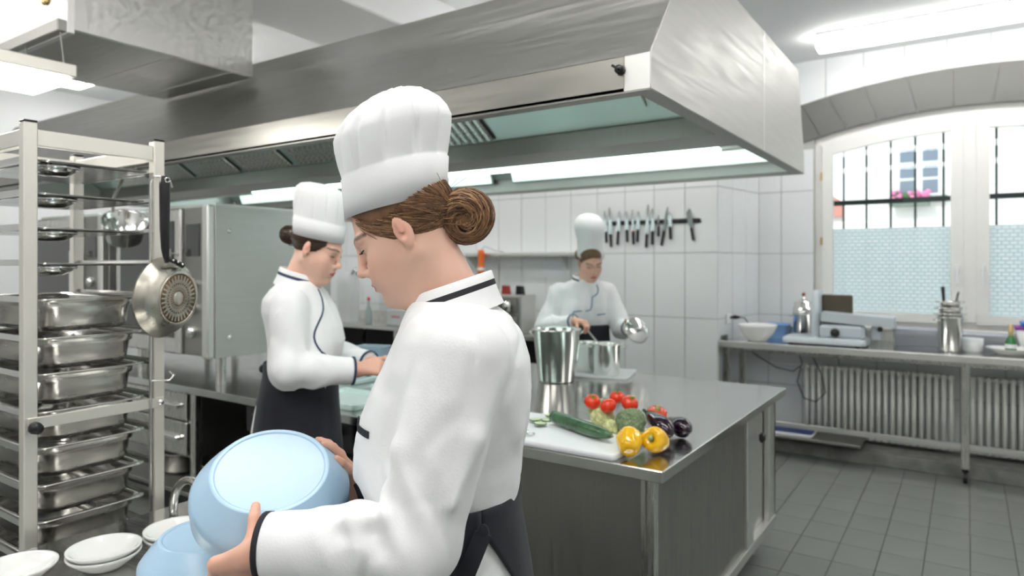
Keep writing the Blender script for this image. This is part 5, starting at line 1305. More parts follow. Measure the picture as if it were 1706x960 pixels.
def f_cone(a, b, ra, rb, rd=.004):
    a, b = V(*a), V(*b); ab = b - a; L_ = np.linalg.norm(ab); u = ab / L_
    def f(P):
        t = (P - a) @ u; rad = np.linalg.norm(P - a - t[:, None] * u, axis=1)
        d1 = rad - (ra + (rb - ra) * np.clip(t / L_, 0, 1)) + rd; d2 = np.abs(t - L_ / 2) - L_ / 2 + rd
        return np.minimum(np.maximum(d1, d2), 0) + np.hypot(np.maximum(d1, 0), np.maximum(d2, 0)) - rd
    return f, (a + b) / 2, np.hypot(L_ / 2, max(ra, rb))
def head_prim(hp, hR, hs): return (lambda P: HEAD(((P - hp) @ hR) / hs) * hs, hp, .17 * hs)
def legs(F, y=.09, x=0.0, top=.95, r=(.075, .05, .04)):
    for s in (-1, 1):
        F.u(f_cap((x, s * y * .8, top), (x + .01, s * y, .5), r[0], r[1]), .03); F.u(f_cap((x + .01, s * y, .5), (x - .02, s * y, .09), r[1], r[2]), .02); F.u(f_cap((x - .02, s * y, .06), (x + .12, s * y, .04), .035, .03), .02)
def ring_band(P_, c, u, r, w_, m, name, parent=None, r2=None, n=28, ref=(0, 0, 1)):
    """flat trim band round a sleeve end"""
    c, u = V(*c), V(*u); u = u / np.linalg.norm(u); a = np.cross(u, ref); a /= np.linalg.norm(a); b_ = np.cross(u, a); r2 = r if r2 is None else r2
    vs = []; pr_ = [(r - .001, -w_ / 2), (r + .0015, -w_ / 2), (r2 + .0015, w_ / 2), (r2 - .003, w_ / 2 + .001)]
    for (rr_, t) in pr_:
        for k in range(n):
            an = 2 * PI * k / n; vs.append(c + u * t + (a * math.cos(an) + b_ * math.sin(an)) * rr_)
    fs = [(i * n + k, i * n + (k + 1) % n, (i + 1) * n + (k + 1) % n, (i + 1) * n + k) for i in range(len(pr_) - 1) for k in range(n)]
    return P_.mesh(name, MB().add(vs, fs, 0, True), m, parent, fix=False)
def collar(P_, cx, z0, hx, hy, slope, m2, gap=.42, hts=(0, .013, .025, .042), lean=.012, name='collar', parent=None):
    n = 48; vs = []; fs = []; mi = []; rows = []
    A = [gap + (2 * PI - 2 * gap) * k / n for k in range(n + 1)]
    def row(h, inn):
        o = len(vs)
        for a in A:
            x = cx + (hx - lean * h / .042 - inn) * math.cos(a); y = (hy - lean * h / .042 - inn) * math.sin(a); vs.append((x, y, z0 - slope * (x - cx) + h))
        rows.append(o)
    row(-.03, -.004)
    for h in hts: row(h, 0)
    row(hts[-1] + .002, .003); row(hts[-1] - .002, .005); row(0, .005)
    mb = MB()
    for i in range(len(rows) - 1):
        q = [(rows[i] + k, rows[i] + k + 1, rows[i + 1] + k + 1, rows[i + 1] + k) for k in range(n)]
        fs.append(q)
    for i, q in enumerate(fs): mb.add([], [], 0)
    mb.v = [tuple(v) for v in vs]
    for i, q in enumerate(fs):
        mb.f += q; mb.m += [1 if i == 2 else 0] * len(q); mb.sm += [True] * len(q)
    return P_.mesh(name, mb, [CLOTH, m2], parent, fix=False)
def apron_mesh(P_, secs, gap_c, gap_f, zs_, nth=96, name='apron', m=APRON, label=None):
    S = np.array(sorted(secs)); vs = []; fs = []
    for z in zs_:
        cx, hx, hy = (np.interp(z, S[:, 0], S[:, i]) for i in (1, 2, 3)); gp_ = gap_f(z)
        for k in range(nth + 1):
            a = gap_c + gp_ + (2 * PI - 2 * gp_) * k / nth; w_ = 1 + (.012 * math.sin(9 * a + 3 * z) + .008 * math.sin(17 * a)) * min(1, (zs_[0] - z) * 3)
            vs.append((cx + hx * w_ * math.cos(a), hy * w_ * math.sin(a), z))
    for i in range(len(zs_) - 1):
        for k in range(nth): fs.append((i * (nth + 1) + k, (i + 1) * (nth + 1) + k, (i + 1) * (nth + 1) + k + 1, i * (nth + 1) + k + 1))
    o = P_.mesh(name, MB().add(vs, fs, 0, True), m, None, label, fix=False)
    md = o.modifiers.new('thickness', 'SOLIDIFY'); md.thickness = .003; md.offset = 1
    return o
def ribbon(pts_, nrm, w_, up, t=.0025):
    """flat strip lying on a surface"""
    mb = MB(); n = len(pts_); vs = []
    for p, q in zip(pts_, nrm):
        p, q, u = V(*p), V(*q), V(*up)
        for a, b_ in ((-.5, 0), (-.5, t), (.5, t), (.5, 0)): vs.append(p + u * w_ * a + q * b_)
    fs = [(i * 4 + k, i * 4 + (k + 1) % 4, i * 4 + 4 + (k + 1) % 4, i * 4 + 4 + k) for i in range(n - 1) for k in range(4)] + [(0, 1, 2, 3), (4 * n - 1, 4 * n - 2, 4 * n - 3, 4 * n - 4)]
    return mb.add(vs, fs, 0, False)
def folds(amp, sx=(13, 13, 5), sy=(34, 34, 16)):
    sx, sy = V(*sx), V(*sy)
    def f(P): return amp * (.55 - 2.2 * np.abs(vnoise(P * sx + 3.1))) + amp * .45 * vnoise(P * sy)
    return f
def lashes(P_, hp, hR, hs, parent, side=1, look=.0):
    mb = MB(); pts_ = []
    for i in range(9):
        y = .0185 + .027 * i / 8; q = max(.05, 1 - ((y - .0315) / .0165) ** 2); z = .007 + .0125 * look * math.sqrt(q); x = .0745 + .0150 * math.sqrt(max(.02, q * (1 - look ** 2)))
        pts_.append(hp + hR @ (V(x, side * y, z) * hs))
    mb.tube(pts_, .0011 * hs, 5)
    for i in range(2, 9):
        p = pts_[i]; d = hR @ V(.8, side * (.1 + .07 * i), -.35); mb.tube([p, p + d * .004 * hs, p + (d * .008 + hR @ V(0, 0, .002)) * hs], [.0007, .0005, .0003], 4)
    P_.mesh('eyelashes', mb, TRIM, parent)
def buns(mb, c, R, r, n, rnd, ax):
    """strands coiled round a bun of centre c; ax = 3x3 frame whose z is the coil axis"""
    for _ in range(n):
        th = rnd.random() * 2 * PI; ph0 = rnd.random() * 2 * PI; ln = 1.2 + 2.2 * rnd.random(); tw = rnd.gauss(.5, .5); pts_ = []
        rr_ = r * (1 + .10 * rnd.random())
        for i in range(10):
            ph_ = ph0 + ln * i / 9; t = th + tw * i / 9
            pts_.append(c + ax @ V((R + rr_ * math.cos(t)) * math.cos(ph_), (R + rr_ * math.cos(t)) * math.sin(ph_), rr_ * 1.1 * math.sin(t)))
        mb.tube(pts_, .0016, 5, mi=rnd.choice((0, 0, 1, 2)))

# ================================================================== chef in front, in profile, holding the bowl
def chef_front():
    P = Person((-.8668, 1.0563), math.radians(213.9), 'woman chef in white jacket and tall hat holding a blue bowl')
    hp = V(.080, 0, 1.613); hR = rotm(math.radians(29)); hs = 1.04
    H2B = lambda q: hp + hR @ (V(*q) * hs)
    bc = V(.343, .028, 1.11); bn = V(-.133, .467, .875); bn /= np.linalg.norm(bn)
    er = V(.07, .88, -.47); er -= bn * (er @ bn); er /= np.linalg.norm(er); et = np.cross(bn, er); et *= np.sign(et[0])
    B = lambda rho, tau, h: bc + er * rho + et * tau + bn * h
    wl = V(.270, .222, 1.078); wr = V(.228, -.100, 1.055)
    # left hand: thumb on the base edge, fingers round the rim
    lh = [([B(.186, -.035, .035), B(.158, -.030, .053), B(.130, -.022, .064), B(.104, -.014, .0655)], [.0125, .0112, .0105, .0085])]
    for i, (tau, dl) in enumerate(((-.030, 0), (-.0085, .004), (.013, .002), (.033, -.006))):
        lh.append(([B(.178, tau - .004, -.006), B(.172, tau + .006, -.042), B(.150, tau + .010, -.066 - dl * .5), B(.131 - dl, tau + .010, -.052)], [.0104, .0096, .0088, .0076]))
    # right hand: fingers flat on the upper side of the bowl
    rp = V(.225, -.078, 1.098); rh = []
    fd_ = V(.052, .034, .086); fd_ /= np.linalg.norm(fd_); sd = np.cross(fd_, V(-.6, -.45, .3)); sd /= np.linalg.norm(sd)
    if sd[1] < 0: sd = -sd
    out_ = np.cross(sd, fd_); out_ = out_ if out_ @ (rp - bc) > 0 else -out_
    rh.append(([rp + sd * .020 + out_ * .008, rp + sd * .036 + fd_ * .022 + out_ * .006, rp + sd * .042 + fd_ * .048 + out_ * .004, rp + sd * .043 + fd_ * .062 + out_ * .002], [.0125, .0110, .0100, .0082]))
    for i, (o_, ln) in enumerate(((.019, .92), (.003, 1.0), (-.014, .95), (-.030, .78))):
        p0 = rp + sd * o_ + fd_ * .020 + out_ * .012
        rh.append(([p0, p0 + fd_ * .036 * ln + out_ * .006, p0 + fd_ * .062 * ln + out_ * .003, p0 + fd_ * .082 * ln - out_ * .006], [.0108, .0098, .0088, .0072]))
    F = Field().u(head_prim(hp, hR, hs))
    F.u(f_cap(H2B((-.022, 0, -.035)), (-.035, 0, 1.44), .054, .060), .03); F.u(f_cap(H2B((.028, 0, -.062)), (.02, 0, 1.45), .035, .045), .03)
    F.u(f_loft([(1.46, -.01, 0, .06, .08), (1.40, -.02, 0, .09, .15), (1.28, -.01, 0, .11, .15), (1.10, 0, 0, .10, .13), (.95, -.01, 0, .11, .15), (.85, 0, 0, .08, .14)]), .03)
    F.u(f_cap((-.045, .16, 1.385), (.032, .23, 1.08), .05, .042), .03); F.u(f_cap((.032, .23, 1.08), wl, .042, .026), .02)
    F.u(f_cap((-.03, -.16, 1.385), (.035, -.245, 1.09), .05, .042), .03); F.u(f_cap((.035, -.245, 1.09), wr, .042, .026), .02)
    hand_chain(F, wl, lh); hand_chain(F, wr, rh); F.u(f_cap(wr, rp, .024, .022), .012)
    legs(F)
    P.body(F, (-.24, .47, -.33, .33, 0, 1.80), .009, (((.06, .23, .0026), (.0, .46, .0031)), ((-.12, .25, .0031),), ((.96, 1.21, .0031), (1.44, 1.70, .0025))), hp, hR, hs)
    # jacket
    J = Field().u(f_loft([(1.478, -.008, 0, .080, .088), (1.445, -.022, 0, .108, .150), (1.41, -.026, 0, .126, .182), (1.36, -.022, 0, .146, .190), (1.30, -.010, 0, .162, .186), (1.25, .002, 0, .170, .182),
                          (1.18, .016, 0, .170, .178), (1.13, .012, 0, .164, .176), (1.09, .006, 0, .150, .173), (1.06, .003, 0, .140, .172), (1.0, -.005, 0, .142, .178), (.9, -.01, 0, .156, .19), (.8, -.01, 0, .165, .2)], 2.3))
    sl_, el, cl = V(-.045, .155, 1.385), V(.030, .225, 1.080), V(.288, .214, 1.072)
    J.u(f_cap(sl_, el, .086, .074), .012); fa = cl - el; J.u(f_cap(el, el + fa * .5, .074, .064), .02); J.u(f_cone(el + fa * .3, cl, .070, .055), .025)
    sr, er_, cr = V(-.03, -.155, 1.385), V(.03, -.245, 1.095), V(.220, -.098, 1.052)
    J.u(f_cap(sr, er_, .085, .075), .012); fr2 = cr - er_; J.u(f_cap(er_, er_ + fr2 * .5, .075, .062), .02); J.u(f_cone(er_ + fr2 * .3, cr, .066, .056), .025)
    for (a, b_, r0, r1) in (((.022, .200, 1.36), (.078, .255, 1.12), .010, .018), ((-.10, .20, 1.36), (-.035, .275, 1.16), .010, .012), ((.07, .262, 1.14), (.15, .262, 1.13), .018, .010), ((.02, .29, 1.05), (.10, .27, 1.09), .012, .010),
                            ((-.03, .205, 1.40), (-.135, .09, 1.24), .012, .010), ((-.11, .13, 1.30), (-.132, .05, 1.16), .010, .012), ((.12, .10, 1.30), (.17, .06, 1.14), .012, .014), ((-.118, .09, 1.17), (-.06, .14, 1.10), .014, .010), ((.10, .275, 1.10), (.20, .255, 1.07), .010, .006)):
        a, b_ = V(*a), V(*b_); md_ = (a + b_) / 2; rm = max(r0, r1) * .72; J.u(f_cap(a, md_, .002, rm), .03); J.u(f_cap(md_, b_, rm, .002), .03)
    def elbow_folds(Q):
        d = np.linalg.norm(Q - (el + V(.06, .02, .06)), axis=1); t = (Q - el) @ (fa / np.linalg.norm(fa)) - .6 * (Q[:, 2] - el[2])
        return .0055 * np.exp(-(d / .09) ** 2) * (2 * np.abs(np.sin(t * 48)) - 1)
    f1 = folds(.0060, (9, 9, 4.0), (30, 30, 12)); f2 = lambda Q: -.0038 * np.clip(1 - np.abs(vnoise(Q * V(17, 17, 5.5) + Q[:, [2]] * V(4, -3, 0) + 7.3)) * 9, 0, 1) * -1; fo = lambda Q: f1(Q) + f2(Q); dc = lambda Q: np.clip(np.minimum(np.linalg.norm(Q - cl, axis=1), np.linalg.norm(Q - cr, axis=1)) / .10 - .55, 0, 1)
    J.disp(lambda Q: fo(Q) * (.12 + .88 * dc(Q))); J.disp(elbow_folds)
    J.sub(f_cone(cl - fa * .10, cl + fa * .1, .045, .047), .003); J.sub(f_cone(cr - fr2 * .15, cr + fr2 * .1, .045, .047), .003)
    jk = P.cloth('jacket', J, (-.26, .36, -.36, .36, .79, 1.50), .0060, CLOTH, 2)
    fu = fa / np.linalg.norm(fa); ring_band(P, cl - fu * .003, fu, .055, .010, TRIM, 'cuff_trim', jk)
    ring_band(P, cr - fr2 / np.linalg.norm(fr2) * .003, fr2, .056, .010, TRIM, 'cuff_trim', jk)
    collar(P, -.010, 1.468, .092, .084, .34, TRIM, .55, parent=jk)
    # chest pocket trim
    pp = []; pn_ = []
    for i in range(9):
        a = math.radians(8 + 42 * i / 8); d = V(math.cos(a), math.sin(a), 0); pp.append(surf(J, (0.02, 0, 1.243 - .004 * i / 8), d, .21) + d * .001); pn_.append(d)
    P.mesh('pocket_trim', ribbon(pp, pn_, .013, (0, 0, 1)), TRIM, jk)
    sm_ = []
    # hat
    hc = V(.1025, 0, 1.6600); hatR = rotm(math.radians(14))
    rg = [(0, .05, .098, .084, 0), (0, .002, .1005, .0865, 0), (0, 0, .1045, .0905, 0), (0, .04, .1075, .0935, 0), (.001, .078, .1105, .096, 0), (.001, .0795, .1085, .0940, .05), (.002, .086, .111, .0955, .5), (.004, .105, .116, .100, .9),
          (.005, .135, .1215, .105, 1.2), (.005, .152, .1225, .106, 1.3), (.004, .158, .1215, .105, 1.3), (.003, .178, .112, .099, 1.5), (.001, .198, .095, .087, 1.8), (-.001, .216, .070, .066, 2.2), (-.002, .228, .038, .037, 2.6), (-.002, .231, .008, .008, 2)]
    rg = [(cx - .24 * cz, cz, hx, hy, pl) for (cx, cz, hx, hy, pl) in rg]
    P.mesh('hat', toque(P, hc, hatR, 1.0, rg, 12, .10), HATC, None, 'tall pleated white cotton toque', fix=False)
    # hair
    HM = hair_mat('brown_hair', (.20, .10, .048)); cen = (-.012, 0, .045); rad = (.1035, .0815, .0935); bcn = V(-.116, .006, -.028)
    G = Field().u(f_ell(cen, rad), .01)
    G.isect(lambda Q: (Q[:, 0] - .020) * .80 - (Q[:, 2] - .0) * .60 - .0, .006)       # behind the temple line
    G.isect(lambda Q: -(Q[:, 2] + .006) * .80 + (Q[:, 0] - .020) * .59, .012)          # above the nape line
    G.u(f_ell(bcn, (.045, .026, .045)), .02)
    G2 = Field(); G2.ops = [('u', lambda Q: G(((Q - hp) @ hR) / hs, cull=False) * hs, hp, .25, .01)]
    hr = P.cloth('hair', G2, (-.20, .25, -.12, .12, 1.45, 1.80), .004, HM, 2, label='brown hair pinned into a bun')
    rnd = random.Random(4); mb = MB()
    for s in (-1, 1):
        st_ = [(.070, s * .058, .055), (.062, s * .064, .044), (.042, s * .070, .022), (.024, s * .072, .004), (-.018, s * .072, -.010), (-.040, s * .064, -.032), (-.066, s * .045, -.052), (-.080, s * .015, -.062)]
        for pts_ in hair_strands(mb, st_, (-.098, s * .012, -.022), cen, rad, 420, .001, rnd, .011):
            mb.tube([H2B(p) for p in pts_], .0011, 4, mi=rnd.choice((0, 0, 1, 2)))
    for s in (-1, 1):
        for pts_ in hair_strands(mb, [(.045, s * .075, .035), (.0, s * .08, .03), (-.03, s * .08, .045), (-.06, s * .07, .05), (-.085, s * .05, .05), (-.10, s * .02, .045)], (-.098, s * .012, -.010), cen, rad, 260, .001, rnd, .012): mb.tube([H2B(p) for p in pts_], .0011, 4, mi=rnd.choice((0, 0, 1, 2)))
    fr3 = np.array([[1, 0, .25], [0, .2, 1.0], [0, 1, -.2]], float); fr3 = hR @ fr3
    buns(mb, H2B(bcn), .026, .0275, 420, rnd, fr3)
    for k in range(0):   # loose wisps
        a = H2B((-.075 + rnd.gauss(0, .012), .03 + rnd.gauss(0, .02), -.055)); d = V(rnd.gauss(-.3, .4), rnd.gauss(.2, .4), -1 + rnd.gauss(0, .3))
        mb.tube([a, a + d * .02, a + d * .035 + V(rnd.gauss(0, .006), 0, .004), a + d * .05], .00035, 3)
    for k in range(8):
        a = H2B((-.105, .02, .03)); d = V(rnd.gauss(-.2, .4), rnd.gauss(.1, .4), 1); mb.tube([a, a + d * .02, a + d * .032], .0005, 3)
    P.mesh('hair_strands', mb, [HM, hair_mat('brown_hair_light', (.36, .20, .095)), hair_mat('brown_hair_dark', (.10, .045, .02))], hr, fix=False)['kind'] = 'stuff'
    lashes(P, hp, hR, hs, P.root, 1, -.25); lashes(P, hp, hR, hs, P.root, -1, -.25)
    # apron, waist band and bow
    ap = [(1.12, .004, .150, .186), (1.10, .003, .150, .185), (1.06, .002, .150, .184), (1.03, -.002, .152, .186), (.95, -.008, .160, .196), (.8, -.010, .178, .212), (.45, -.005, .20, .235)]
    apr = apron_mesh(P, ap, math.radians(121), lambda z: max(0, min(.5, (1.078 - z) * 3.6)), [1.112, 1.10, 1.09, 1.08, 1.07, 1.06, 1.05, 1.04, 1.03, 1.02, 1.01, 1.0, .985, .97, .94, .9, .85, .75, .6, .45])
    kc = V(-.080, .178, 1.080)
    kb = MB().ball(kc, (.011, .006, .016), 14, 10); 
    for (d, l) in (((.42, .10, -1), .16),):
        d = V(*d); d /= np.linalg.norm(d); pts_ = [kc + d * l * i / 6 + V(0, .004 * math.sin(i), 0) for i in range(7)]
        kb2 = ribbon(pts_, [V(0, 1, .2)] * 7, .030, (.95, -.1, .3), .004); kb.add(kb2.v, kb2.f)
    P.mesh('apron_tie', kb, APRON, apr)
    Tr = Field()
    legs(Tr, .092, 0, .93, (.105, .085, .07)); Tr.isect(lambda Q: .075 - Q[:, 2])
    P.cloth('trousers', Tr, (-.2, .25, -.25, .25, .05, 1.1), .012, mat('dark_trousers', (.03, .03, .035), .8), 1)
    shoes = Field()
    for s in (-1, 1): shoes.u(f_ell((.05, s * .092, .04), (.125, .048, .045)), .01)
    shoes.isect(lambda Q: .002 - Q[:, 2])
    P.cloth('shoes', shoes, (-.1, .2, -.16, .16, -.01, .1), .008, BLACKP, 1)
chef_front()
o = link('mixing_bowl', bw_me, None, (-1.136, .842, 1.11)); o.rotation_mode = 'QUATERNION'
o.rotation_quaternion = Vector((0, 0, 1)).rotation_difference(Vector((.371, -.313, .875))); tag(o, 'pale blue plastic bowl tilted in the front chef\'s hands', 'bowl', 'blue bowls')
# ================================================================== chef in profile at the island
def chef_side():
    L0, D0 = -.885, 2.75
    fx, fy = -math.sin(VIEW), math.cos(VIEW); rx_, ry_ = math.cos(VIEW), math.sin(VIEW)
    P = Person((fx * D0 + rx_ * L0, fy * D0 + ry_ * L0), VIEW, 'woman chef with dark bun in profile working at the island')
    hp = V(.090, 0, 1.612); hR = rotm(math.radians(24), math.radians(-8)); hs = 1.03; H2B = lambda q: hp + hR @ (V(*q) * hs)
    wr = V(.285, -.125, 1.140); wl = V(.300, .075, 1.135)
    rh = auto_hand(wr, (.85, .30, .10), (.1, .75, -.6), (.0, .5, .8), (.7, .9, .6)); lh = auto_hand(wl, (.85, -.25, .05), (.1, -.75, -.6), (0, -.5, .8), (.7, .9, .6))
    F = Field().u(head_prim(hp, hR, hs)); F.u(f_cap(H2B((-.022, 0, -.035)), (.0, 0, 1.45), .052, .058), .03); F.u(f_cap(H2B((.028, 0, -.062)), (.05, 0, 1.45), .035, .045), .03)
    F.u(f_loft([(1.47, .02, 0, .06, .08), (1.40, .02, 0, .09, .14), (1.28, .03, 0, .11, .14), (1.10, .02, 0, .10, .12), (.95, .01, 0, .11, .15), (.85, .01, 0, .08, .14)]), .03)
    es, el = V(.055, -.235, 1.155), V(.075, .235, 1.155)
    F.u(f_cap((.035, -.15, 1.39), es, .048, .04), .03); F.u(f_cap(es, wr, .04, .026), .02); F.u(f_cap((.035, .15, 1.39), el, .048, .04), .03); F.u(f_cap(el, wl, .04, .026), .02)
    hand_chain(F, wr, rh); hand_chain(F, wl, lh); legs(F)
    P.body(F, (-.2, .48, -.32, .32, 0, 1.79), .010, (((.02, .46, .0045),), ((-.17, .14, .0045),), ((1.06, 1.21, .0045), (1.45, 1.70, .0034))), hp, hR, hs)
    J = Field().u(f_loft([(1.482, .022, 0, .075, .085), (1.45, .012, 0, .100, .145), (1.41, .010, 0, .120, .172), (1.36, .022, 0, .135, .180), (1.30, .042, 0, .145, .178), (1.24, .052, 0, .150, .175), (1.18, .045, 0, .145, .17), (1.12, .030, 0, .135, .165), (1.0, .015, 0, .145, .178), (.88, .005, 0, .16, .19)], 2.3))
    cr, cl = V(.272, -.135, 1.138), V(.288, .085, 1.133)
    for (sh_, e_, c_) in ((V(.030, -.152, 1.385), es, cr), (V(.030, .152, 1.385), el, cl)):
        J.u(f_cap(sh_, e_, .078, .070), .014); fa = c_ - e_; J.u(f_cap(e_, e_ + fa * .5, .070, .060), .02); J.u(f_cone(e_ + fa * .3, c_, .062, .052), .02)
    fo = folds(.013); J.disp(lambda Q: fo(Q) * np.clip(np.minimum(np.linalg.norm(Q - cl, axis=1), np.linalg.norm(Q - cr, axis=1)) / .10 - .5, .15, 1))
    jk = P.cloth('jacket', J, (-.22, .36, -.34, .34, .87, 1.50), .010, CLOTH, 1)
    for (c_, e_) in ((cr, es), (cl, el)): u = (c_ - e_) / np.linalg.norm(c_ - e_); ring_band(P, c_ - u * .002, u, .053, .009, TRIMB, 'cuff_trim', jk)
    collar(P, .018, 1.476, .086, .080, .30, TRIMB, .55, parent=jk)
    pts_ = []
    for i in range(16):   # piping curving down the wrapped front
        t = i / 15; z = 1.45 - .30 * t; a = math.radians(-20 - 38 * math.sin(t * 2.6) ** 2); d = V(math.cos(a), math.sin(a), 0); pts_.append(surf(J, (.03, 0, z), d, .21) + d * .001)
    P.mesh('front_piping', MB().tube(pts_, .004, 6), TRIMB, jk)
    hc = V(.098, 0, 1.653); hatR = rotm(math.radians(13), math.radians(-8))
    rg = [(0, .05, .098, .084, 0), (0, .002, .1, .0865, 0), (0, 0, .1045, .0905, 0), (0, .04, .107, .093, 0), (0, .066, .108, .094, 0), (0, .068, .106, .092, 0), (0, .08, .108, .094, .6), (0, .12, .112, .098, .9), (0, .165, .112, .098, 1), (0, .19, .104, .092, 1.1), (0, .207, .085, .078, 1.3), (0, .217, .05, .048, 1.8), (0, .22, .01, .01, 2)]
    rg = [(cx - .16 * cz, cz, hx, hy, pl) for (cx, cz, hx, hy, pl) in rg]
    P.mesh('hat', toque(P, hc, hatR, 1.0, rg, 13, .05), HATC, None, 'white cotton toque', fix=False)
    HM = hair_mat('dark_brown_hair', (.045, .022, .012)); cen = (-.012, 0, .045); rad = (.1035, .0815, .0935); bcn = V(-.125, 0, .005)
    G = Field().u(f_ell(cen, rad), .01); G.isect(lambda Q: (Q[:, 0] - .020) * .80 - Q[:, 2] * .60, .006); G.isect(lambda Q: -(Q[:, 2] + .006) * .80 + (Q[:, 0] - .020) * .59, .012); G.u(f_ell(bcn, (.034, .026, .034)), .02)
    G2 = Field(); G2.ops = [('u', lambda Q: G(((Q - hp) @ hR) / hs, cull=False) * hs, hp, .25, .01)]
    hr = P.cloth('hair', G2, (-.16, .25, -.12, .12, 1.45, 1.80), .006, HM, 2, label='dark brown hair in a small bun')
    rnd = random.Random(9); mb = MB()
    for s in (-1, 1):
        for q in hair_strands(mb, [(.062, s * .064, .044), (.042, s * .070, .022), (.024, s * .072, .004), (-.018, s * .072, -.010), (-.066, s * .045, -.052)], (-.10, s * .01, .0), cen, rad, 110, .001, rnd, .01): mb.tube([H2B(p) for p in q], .0016, 4)
    buns(mb, H2B(bcn), .016, .020, 110, rnd, hR @ np.array([[1, 0, .25], [0, .2, 1.0], [0, 1, -.2]], float))
    P.mesh('hair_strands', mb, [HM, hair_mat('dark_hair_light', (.08, .04, .02)), HM], hr, fix=False)['kind'] = 'stuff'
    lashes(P, hp, hR, hs, P.root, 1, -.25); lashes(P, hp, hR, hs, P.root, -1, -.25)
    ap = [(1.155, .036, .146, .176), (1.10, .028, .142, .174), (1.0, .018, .155, .19), (.85, .012, .172, .205), (.45, .015, .20, .225)]
    apr = apron_mesh(P, ap, PI, lambda z: max(0, min(.45, (1.10 - z) * 1.6)), [1.158, 1.14, 1.12, 1.10, 1.05, 1.0, .95, .9, .8, .65, .45], 72)
    kc = V(-.125, 0, 1.125); P.mesh('apron_tie', MB().ball(kc, (.015, .03, .018), 12, 8), APRON, apr)
    Tr = Field(); legs(Tr, .09, 0, .93, (.10, .08, .065)); Tr.isect(lambda Q: .075 - Q[:, 2]); P.cloth('trousers', Tr, (-.2, .25, -.25, .25, .05, 1.1), .014, mat('dark_trousers', (.03, .03, .035), .8), 1)
    shoes = Field()
    for s in (-1, 1): shoes.u(f_ell((.05, s * .09, .04), (.125, .048, .045)), .01)
    shoes.isect(lambda Q: .002 - Q[:, 2]); P.cloth('shoes', shoes, (-.1, .2, -.16, .16, -.01, .1), .01, BLACKP, 1)
    # what she holds: a small knife over a plate
    k = thing('paring_knife', 'small knife held by the profile chef over the island', 'knife', P.wpt((.40, -.03, 1.06)))
    a, b_ = P.wpt((.345, -.062, 1.135)), P.wpt((.40, -.035, 1.095)); part('handle', MB().tube([a, b_], .008, 8), BLACKP, k); part('blade', MB().tube([b_, P.wpt((.46, -.01, 1.045))], [.006, .002], 6), BL, k)
chef_side()

